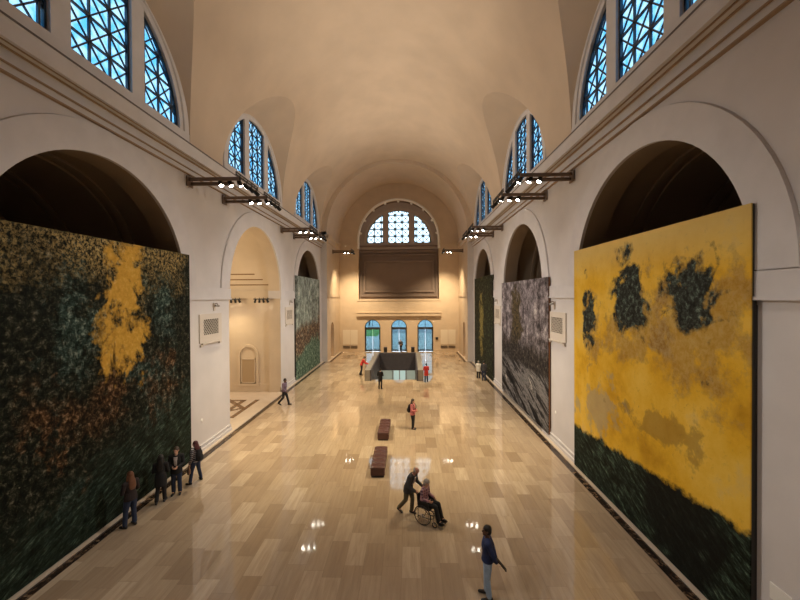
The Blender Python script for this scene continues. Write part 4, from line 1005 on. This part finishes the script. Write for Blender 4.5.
    def leg(mb, S_, g, upto=1.0, flare=0.0):
        hh, k, a = J['h' + S_], J['k' + S_], J['a' + S_]
        lim(mb, [hh, hh + (k - hh) * .5, k], [.092 + g, .078 + g, .058 + g])
        if upto > .5: lim(mb, [k, k + (a - k) * .35, k + (a - k) * (upto * 2 - 1)], [.058 + g, .056 + g, .040 + g + flare])
    for S_ in 'LR':
        arm(body, S_, 0); hand(body, S_, curlL if S_ == 'L' else curlR); leg(body, S_, 0)
        a, t_ = J['a' + S_], J['t' + S_]; cap(body, a, a + (t_ - a) * .2, .042, .04); cap(body, a - (t_ - a).normalized() * .035 - Vector((0, 0, .04)), t_, .036, .026)
    remesh(body, 'body', SKIN[skin], root, min(vox, .0075), 2)
    for s in (1, -1): MB().ell(hp(.079, s * .031, .012), .010, .013, .008, 10, 6, HM).build('eye', EYE, root)
    MB().ell(hp(.088, 0, -.052), .007, .022, .007, 10, 6, HM).build('mouth', LIP, root)
    if legs:
        mb = MB()
        loft(mb, [(J['pelvis'] - (J['waist'] - J['pelvis']).normalized() * .11, .13, .10), (J['pelvis'], .175, .125), (J['waist'] * .75 + J['pelvis'] * .25, .155, .112)], hside)
        for S_ in 'LR': leg(mb, S_, .016, .97, .012)
        remesh(mb, 'trousers', legs, root, vox, 2)
    if skirt:
        mb = MB(); loft(mb, [(Vector((0, 0, skirt[1])), .22, .19), (Vector((0, 0, .85)), .19, .15), (J['waist'], .145, .115)], side); remesh(mb, 'skirt', skirt[0], root, vox, 2)
    if top:
        mb = MB(); torso(mb, .022)
        pz = J['pelvis']; dn = (J['pelvis'] - J['waist']).normalized(); ext = J['pelvis'].z - top_bottom
        if ext > -.05: loft(mb, [(J['waist'], .16, .125), (pz, .195, .145), (pz + Vector((dn.x * .4, 0, -1)).normalized() * max(ext, .02), .20, .155)], side)
        for S_ in 'LR': arm(mb, S_, .018, sleeve)
        remesh(mb, 'top', top, root, vox, 3)
    if inner:
        fwd = side.cross((J['upper'] - J['pelvis']).normalized()).normalized(); mb = MB()
        a, b = J['waist'] + fwd * .095, J['upper'] + fwd * .082; R = []
        for i in range(7):
            q = i / 6; p = a.lerp(b, q) + fwd * (.035 * math.sin(PI * q * .9) + .035); R.append([p + side * w_ * (.045 + .02 * q) - fwd * (0.02 if abs(w_) > .5 else 0) for w_ in (-1, -.5, 0, .5, 1)] )
        R = [r + [p - fwd * .05 for p in r[::-1]] for r in R]
        mb.rings(R); mb.build('shirt_front', inner, root)
    mb = MB()
    for S_ in 'LR':
        a, t_ = J['a' + S_], J['t' + S_]; d = (t_ - a); d.z = min(d.z, d.z); d.normalize()
        heel = a - Vector((d.x, d.y, 0)) * .05 + Vector((0, 0, -.045)); sh = MB(); cap(sh, heel, t_, .047, .037); cap(sh, a, a - Vector((0, 0, .03)), .052, .052)
        remesh(sh, 'shoe', shoes or C_SHOE, root, vox, 1)
    if hair:
        mb = MB()
        if hairstyle == 'bald':
            for i in range(-4, 5):
                t = i / 4 * 1.9; mb.ell(hp(-.018 - .085 * math.cos(t) if abs(t) < 1.6 else .0, .075 * math.sin(t), .0), .03, .03, .04, 8, 6, HM)
        else:
            mb.ell(hp(-.022, 0, .035), .103, .087, .102, 18, 12, HM); mb.ell(hp(-.05, 0, -.02), .075, .082, .085, 14, 10, HM)
            if hairstyle == 'long':
                bk = -fw; p0 = hp(-.06, 0, -.02); pts = [p0, p0 + bk * .05 + Vector((0, 0, -.16)), p0 + bk * .07 + Vector((0, 0, -.32)), p0 + bk * .055 + Vector((0, 0, -.46))]
                loft(mb, [(pts[0], .085, .06), (pts[1], .105, .05), (pts[2], .11, .042), (pts[3], .06, .025)], side)
                for s in (1, -1): lim(mb, [hp(-.02, s * .082, .0), hp(-.03, s * .098, -.14), hp(-.02, s * .10, -.28)], [.03, .03, .016])
            if hairstyle == 'bob':
                loft(mb, [(hp(-.04, 0, .0), .092, .075), (hp(-.045, 0, -.07), .098, .07), (hp(-.04, 0, -.12), .08, .055)], side)
            if hairstyle == 'pony':
                lim(mb, [hp(-.11, 0, .03), hp(-.16, 0, -.05), hp(-.14, 0, -.2)], [.03, .04, .02])
        # keep the face clear
        remesh(mb, 'hair', hair, root, vox, 2)
    return root, J
def backpack(label, pr, J, m, off=-.20, z=1.18):
    s = pr.scale[0]; root = thing('backpack', label, 'backpack', pr.location + Matrix.Rotation(pr.rotation_euler.z, 3, 'Z') @ Vector((off * s, 0, (z - .22) * s)), pr.rotation_euler.z)
    mb = MB(); loft(mb, [((0, 0, 0), .12, .07), ((0, 0, .05), .145, .09), ((0, 0, .28), .14, .085), ((0.02, 0, .42), .10, .05)], (0, 1, 0)); mb.build('bag', m, root)
    mb = MB(); loft(mb, [((-.09, 0, .04), .10, .03), ((-.10, 0, .12), .105, .035), ((-.085, 0, .22), .095, .025)], (0, 1, 0)); mb.build('pocket', m, root)
    for q in (1, -1):
        MB().tube([(.05, q * .09, .38), (.12, q * .115, .485), (.24, q * .125, .50), (.335, q * .13, .38), (.335, q * .14, .22), (.22, q * .17, .06), (.05, q * .12, .04)], .014, 6).build('strap', m, root)
    return root

A_ = dict
STRIDE = A_(kL=(.16, .09, .52), aL=(.27, .10, .09), tL=(.43, .11, .05), kR=(-.02, -.09, .51), aR=(-.34, -.095, .17), tR=(-.19, -.11, .04), wL=(-.12, .25, .90), eL=(-.11, .24, 1.14), wR=(.22, -.24, .95), eR=(.03, -.24, 1.12))
BEHIND = A_(eL=(-.13, .25, 1.13), wL=(-.17, .07, .93), eR=(-.13, -.25, 1.13), wR=(-.17, -.07, .93))
FRONT = A_(eL=(.02, .24, 1.13), wL=(.21, .10, 1.08), eR=(.02, -.24, 1.13), wR=(.21, -.10, 1.08))
APART = A_(kL=(.05, .16, .51), aL=(.06, .24, .09), tL=(.21, .29, .03), kR=(-.0, -.16, .51), aR=(-.04, -.24, .09), tR=(.11, -.29, .03), hL=(0, .095, .93), hR=(0, -.095, .93))

person('person with long auburn hair, dark jacket and jeans facing the dark green canvas', (-7.62, 11.57, 0), 160, 1.74, A_(aL=(.03, .17, .09), tL=(.19, .21, .03), kL=(.04, .13, .51), **{k: v for k, v in FRONT.items()}), female=True, top=cloth('dark_jacket', (0.022, 0.014, 0.014)), legs=C_JEANS, hair=H_AUBURN, hairstyle='long', head_tilt=8, top_bottom=.86)
person('person all in black with a long coat, between two others by the dark green canvas', (-7.56, 12.92, 0), 110, 1.70, A_(aL=(-.10, .12, .10), tL=(.05, .14, .04), aR=(.08, -.10, .09), tR=(.24, -.12, .03), **FRONT), female=True, top=C_BLACK, top_bottom=.62, legs=C_BLACK, hair=H_BLACK, hairstyle='long', head_tilt=5)
person('person in an open dark jacket and blue trousers facing away from the dark green canvas', (-7.36, 13.5, 0), -70, 1.75, A_(**FRONT), top=C_BLACK, top_bottom=.80, legs=C_JEANS, hair=H_BROWN, inner=C_SHIRT, head_turn=-15)
pD, JD = person('person with long wine red hair and legs apart, nearest the first left pier', (-7.15, 14.38, 0), 165, 1.62, APART, female=True, top=striped('striped_top', (0.30, 0.29, 0.31), (0.05, 0.045, 0.05)), legs=C_JEANS, hair=H_WINE, hairstyle='long', head_turn=25)
backpack('black backpack worn by the person with wine red hair', pD, JD, C_BLACK)
tb = thing('handbag', 'brown handbag hanging by the person in the open dark jacket', 'bag', (-7.03, 13.72, 0.66), 0.5)
mb = MB(); loft(mb, [((0, 0, 0), .15, .06), ((0, 0, .1), .16, .065), ((0, 0, .26), .13, .03)], (0, 1, 0)); mb.build('bag', mat('brown_leather', (0.10, 0.045, 0.025), 0.5), tb)
MB().tube([(0, .1, .24), (0, .09, .38), (0, 0, .44), (0, -.09, .38), (0, -.1, .24)], .01, 6).build('strap', mat('brown_strap', (0.07, 0.03, 0.02), 0.5), tb)
person('person in a mauve top and dark trousers striding past the bright niche', (-7.14, 24.77, 0), -8, 1.80, STRIDE, skin='brown', top=C_PURPLE, legs=C_BLACK, hair=H_BLACK, lean=4)
person('person in a red top leaning on the left stairwell parapet', (-3.12, 34.3, 0), 4, 1.78, A_(eL=(.36, .2, 1.08), wL=(.56, .16, 1.03), eR=(.36, -.2, 1.08), wR=(.56, -.16, 1.03), aL=(-.16, .12, .10), tL=(.0, .14, .03), aR=(-.05, -.12, .09), tR=(.12, -.14, .03)), lean=24, top=C_RED, legs=C_BLACK, hair=H_BLACK)
person('person dressed all in black standing before the stairwell', (-0.97, 29.1, 0), 75, 1.64, FRONT, top=C_BLACK, legs=C_BLACK, hair=H_BLACK, female=True, top_bottom=.80)
person('person in a bright red coat standing at the right stairwell parapet', (2.76, 31.45, 0), 100, 1.60, FRONT, female=True, top=C_RED, top_bottom=.60, legs=C_BLACK, hair=H_BLACK)
pP, JP = person('person in a pink top and black leggings standing alone beyond the benches', (1.49, 20.31, 0), -20, 1.66, A_(kL=(.03, .07, .51), aL=(-.01, .07, .09), tL=(.15, .09, .03), aR=(.03, -.07, .09), tR=(.19, -.09, .03), kR=(.03, -.07, .51), **FRONT), female=True, top=C_PINK, legs=C_BLACK, hair=H_BROWN, hairstyle='long', top_bottom=.84, head_turn=8)
backpack('black backpack worn by the person in the pink top', pP, JP, C_BLACK)
person('person in white top and dark trousers walking along the far right wall', (7.45, 32.9, 0), 60, 1.55, A_(), female=True, top=C_WHITE, legs=C_BLACK, hair=H_GREY, top_bottom=.70)
person('person in dark clothes beside the far black green canvas', (7.74, 31.95, 0), 70, 1.72, A_(), top=C_CHAR, legs=C_JEANS, hair=H_BLACK)
person('person in dark clothes standing inside the middle end door', (0.24, 48.3, 0), -95, 1.66, FRONT, top=C_CHAR, legs=C_BLACK, hair=H_BLACK)
pB, JB = person('person in a navy top and pale jeans looking up at the gold canvas side, hands behind', (3.18, 8.93, 0), 172, 1.75,
    A_(eL=(-.12, .24, 1.14), wL=(-.19, .10, .95), eR=(-.12, -.25, 1.14), wR=(-.19, -.07, .95), aL=(-.03, .10, .09), tL=(.14, .13, .03), aR=(.02, -.12, .09), tR=(.19, -.15, .03)), skin='brown', top=C_NAVY, legs=C_LJEANS, hair=H_BLACK, head_turn=8, head_tilt=10, vox=.008, top_bottom=.93, curlL=1.1, curlR=1.1)
pB['label'] = 'person in a navy top and pale jeans, hands behind the back, nearest the camera'
lf = thing('leaflet', 'dark folded leaflet held behind the back of the person in navy', 'leaflet', (3.18 + .30, 8.90, .86), math.radians(-10))
MB().hull([(x * .01 + a * .13, y, -a * .15 + x * .006) for x in (-1, 1) for y in (-.05, .05) for a in (-.75, 1)]).build('leaflet_cover', mat('leaflet_card', (0.035, 0.022, 0.02), 0.4), lf)

# wheelchair with its passenger and the person pushing it
WA = math.radians(-32); WX, WY = 1.86, 12.0
def wpos(x, y, z): v = Matrix.Rotation(WA, 3, 'Z') @ Vector((x, y, z)); return (WX + v.x, WY + v.y, v.z)
wc = thing('wheelchair', 'black and chrome wheelchair with its seated passenger, beside the pale floor reflection', 'wheelchair', (WX, WY, 0), WA)
for s in (1, -1):
    mb = MB(); mb.torus((0, s * .29, .31), .295, .017, 'y', 40, 8); w_ = mb.build('wheel', RUBBER, wc)
    MB().torus((0, s * .325, .31), .255, .009, 'y', 40, 6).build('hand_rim', BRONZE, w_)
    mb = MB(); mb.tube([(0, s * .26, .31), (0, s * .33, .31)], .028, 10)
    for k in range(14): t = 2 * PI * k / 14; mb.tube([(0, s * .29, .31), (.285 * math.cos(t), s * .29, .31 + .285 * math.sin(t))], .004, 4, False)
    mb.build('spokes', CHROME, w_)
    mb = MB(); mb.torus((.40, s * .22, .09), .075, .016, 'y', 20, 8); c_ = mb.build('caster', RUBBER, wc)
    mb = MB(); mb.tube([(.36, s * .22, .30), (.36, s * .22, .19), (.40, s * .25, .09)], .012, 6); mb.tube([(.36, s * .22, .19), (.40, s * .19, .09)], .012, 6); mb.build('caster_fork', CHROME, c_)
    mb = MB()
    mb.tube([(-.20, s * .225, .14), (-.20, s * .225, .50), (-.24, s * .225, .90), (-.33, s * .225, .93)], .013, 8)
    mb.tube([(-.20, s * .225, .50), (.24, s * .225, .52), (.40, s * .225, .46), (.48, s * .2, .20), (.54, s * .19, .11)], .013, 8)
    mb.tube([(-.20, s * .225, .22), (.20, s * .225, .22), (.36, s * .225, .28), (.36, s * .22, .47)], .012, 8); mb.tube([(0, s * .225, .22), (0, s * .27, .31)], .014, 8)
    mb.tube([(-.21, s * .24, .58), (-.20, s * .24, .70), (.15, s * .24, .70), (.20, s * .24, .66), (.20, s * .24, .52)], .012, 8)
    mb.build('side_frame', BLACK, wc)
    MB().bbox(-.18, .14, s * .24 - .028, s * .24 + .028, .705, .735, .01).build('armrest', BLACK, wc)
    MB().bbox(-.20, .20, s * .235 - .006, s * .235 + .006, .50, .69, .003).build('side_panel', BLACK, wc)
    MB().tube([(-.30, s * .225, .922), (-.40, s * .225, .945)], .018, 8).build('push_handle', RUBBER, wc)
    MB().bbox(.50, .66, s * .11 - .075, s * .11 + .075, .085, .105, .006).build('footrest', BLACK, wc)
mb = MB(); mb.tube([(.02, -.22, .24), (.02, .22, .49)], .01, 6); mb.tube([(.02, .22, .24), (.02, -.22, .49)], .01, 6); mb.build('cross_brace', CHROME, wc)
MB().bbox(-.20, .24, -.22, .22, .465, .51, .015).build('seat', BLACK, wc)
mb = MB().hull([(-.215 - (.035 if z > .7 else 0) + x, y, z) for x in (0, .03) for y in (-.22, .22) for z in (.53, .88)]); mb.build('backrest', BLACK, wc)
SIT = A_(pelvis=(-.08, 0, .63), waist=(-.10, 0, .77), chest=(-.09, 0, .94), upper=(-.06, 0, 1.06), neck=(-.04, 0, 1.13), head=(.01, 0, 1.265), sL=(-.06, .175, 1.055), sR=(-.06, -.175, 1.055), eL=(-.06, .24, .80), eR=(-.06, -.24, .80), wL=(.15, .17, .76), wR=(.15, -.17, .76),
    hL=(-.06, .09, .61), hR=(-.06, -.09, .61), kL=(.38, .10, .62), kR=(.38, -.10, .62), aL=(.50, .10, .19), aR=(.50, -.10, .19), tL=(.64, .11, .145), tR=(.64, -.11, .145))
person('person with grey hair in a pink plaid top sitting in the wheelchair', wpos(0, 0, 0), math.degrees(WA), 1.70, SIT, female=True, top=plaid('plaid_top', (0.42, 0.20, 0.24), (0.14, 0.07, 0.11), (0.50, 0.34, 0.36)), legs=C_BLACK, hair=H_GREY, hairstyle='bob', top_bottom=.62, vox=.008, head_tilt=-6)
PUSH = A_(STRIDE); PUSH.update(A_(kL=(.10, .09, .51), aL=(.06, .10, .09), tL=(.21, .11, .03), kR=(-.06, -.09, .50), aR=(-.34, -.095, .16), tR=(-.20, -.11, .04)))
PUSH.update(A_(sL=(.17, .185, 1.37), sR=(.17, -.185, 1.37), eL=(.17, .26, 1.08), wL=(.40, .225, .99), eR=(.17, -.26, 1.08), wR=(.40, -.225, .99), head=(.31, 0, 1.55), neck=(.22, 0, 1.435), upper=(.175, 0, 1.375), chest=(.12, 0, 1.26), waist=(.045, 0, 1.09)))
person('balding person in a dark jacket pushing the wheelchair', wpos(-.70, 0, 0), math.degrees(WA), 1.70, PUSH, skin='ruddy', top=C_CHAR, top_bottom=.77, legs=C_OLIVE, hair=H_GREY, hairstyle='bald', inner=C_SHIRT, vox=.008, head_tilt=-14, curlL=1.3, curlR=1.3)
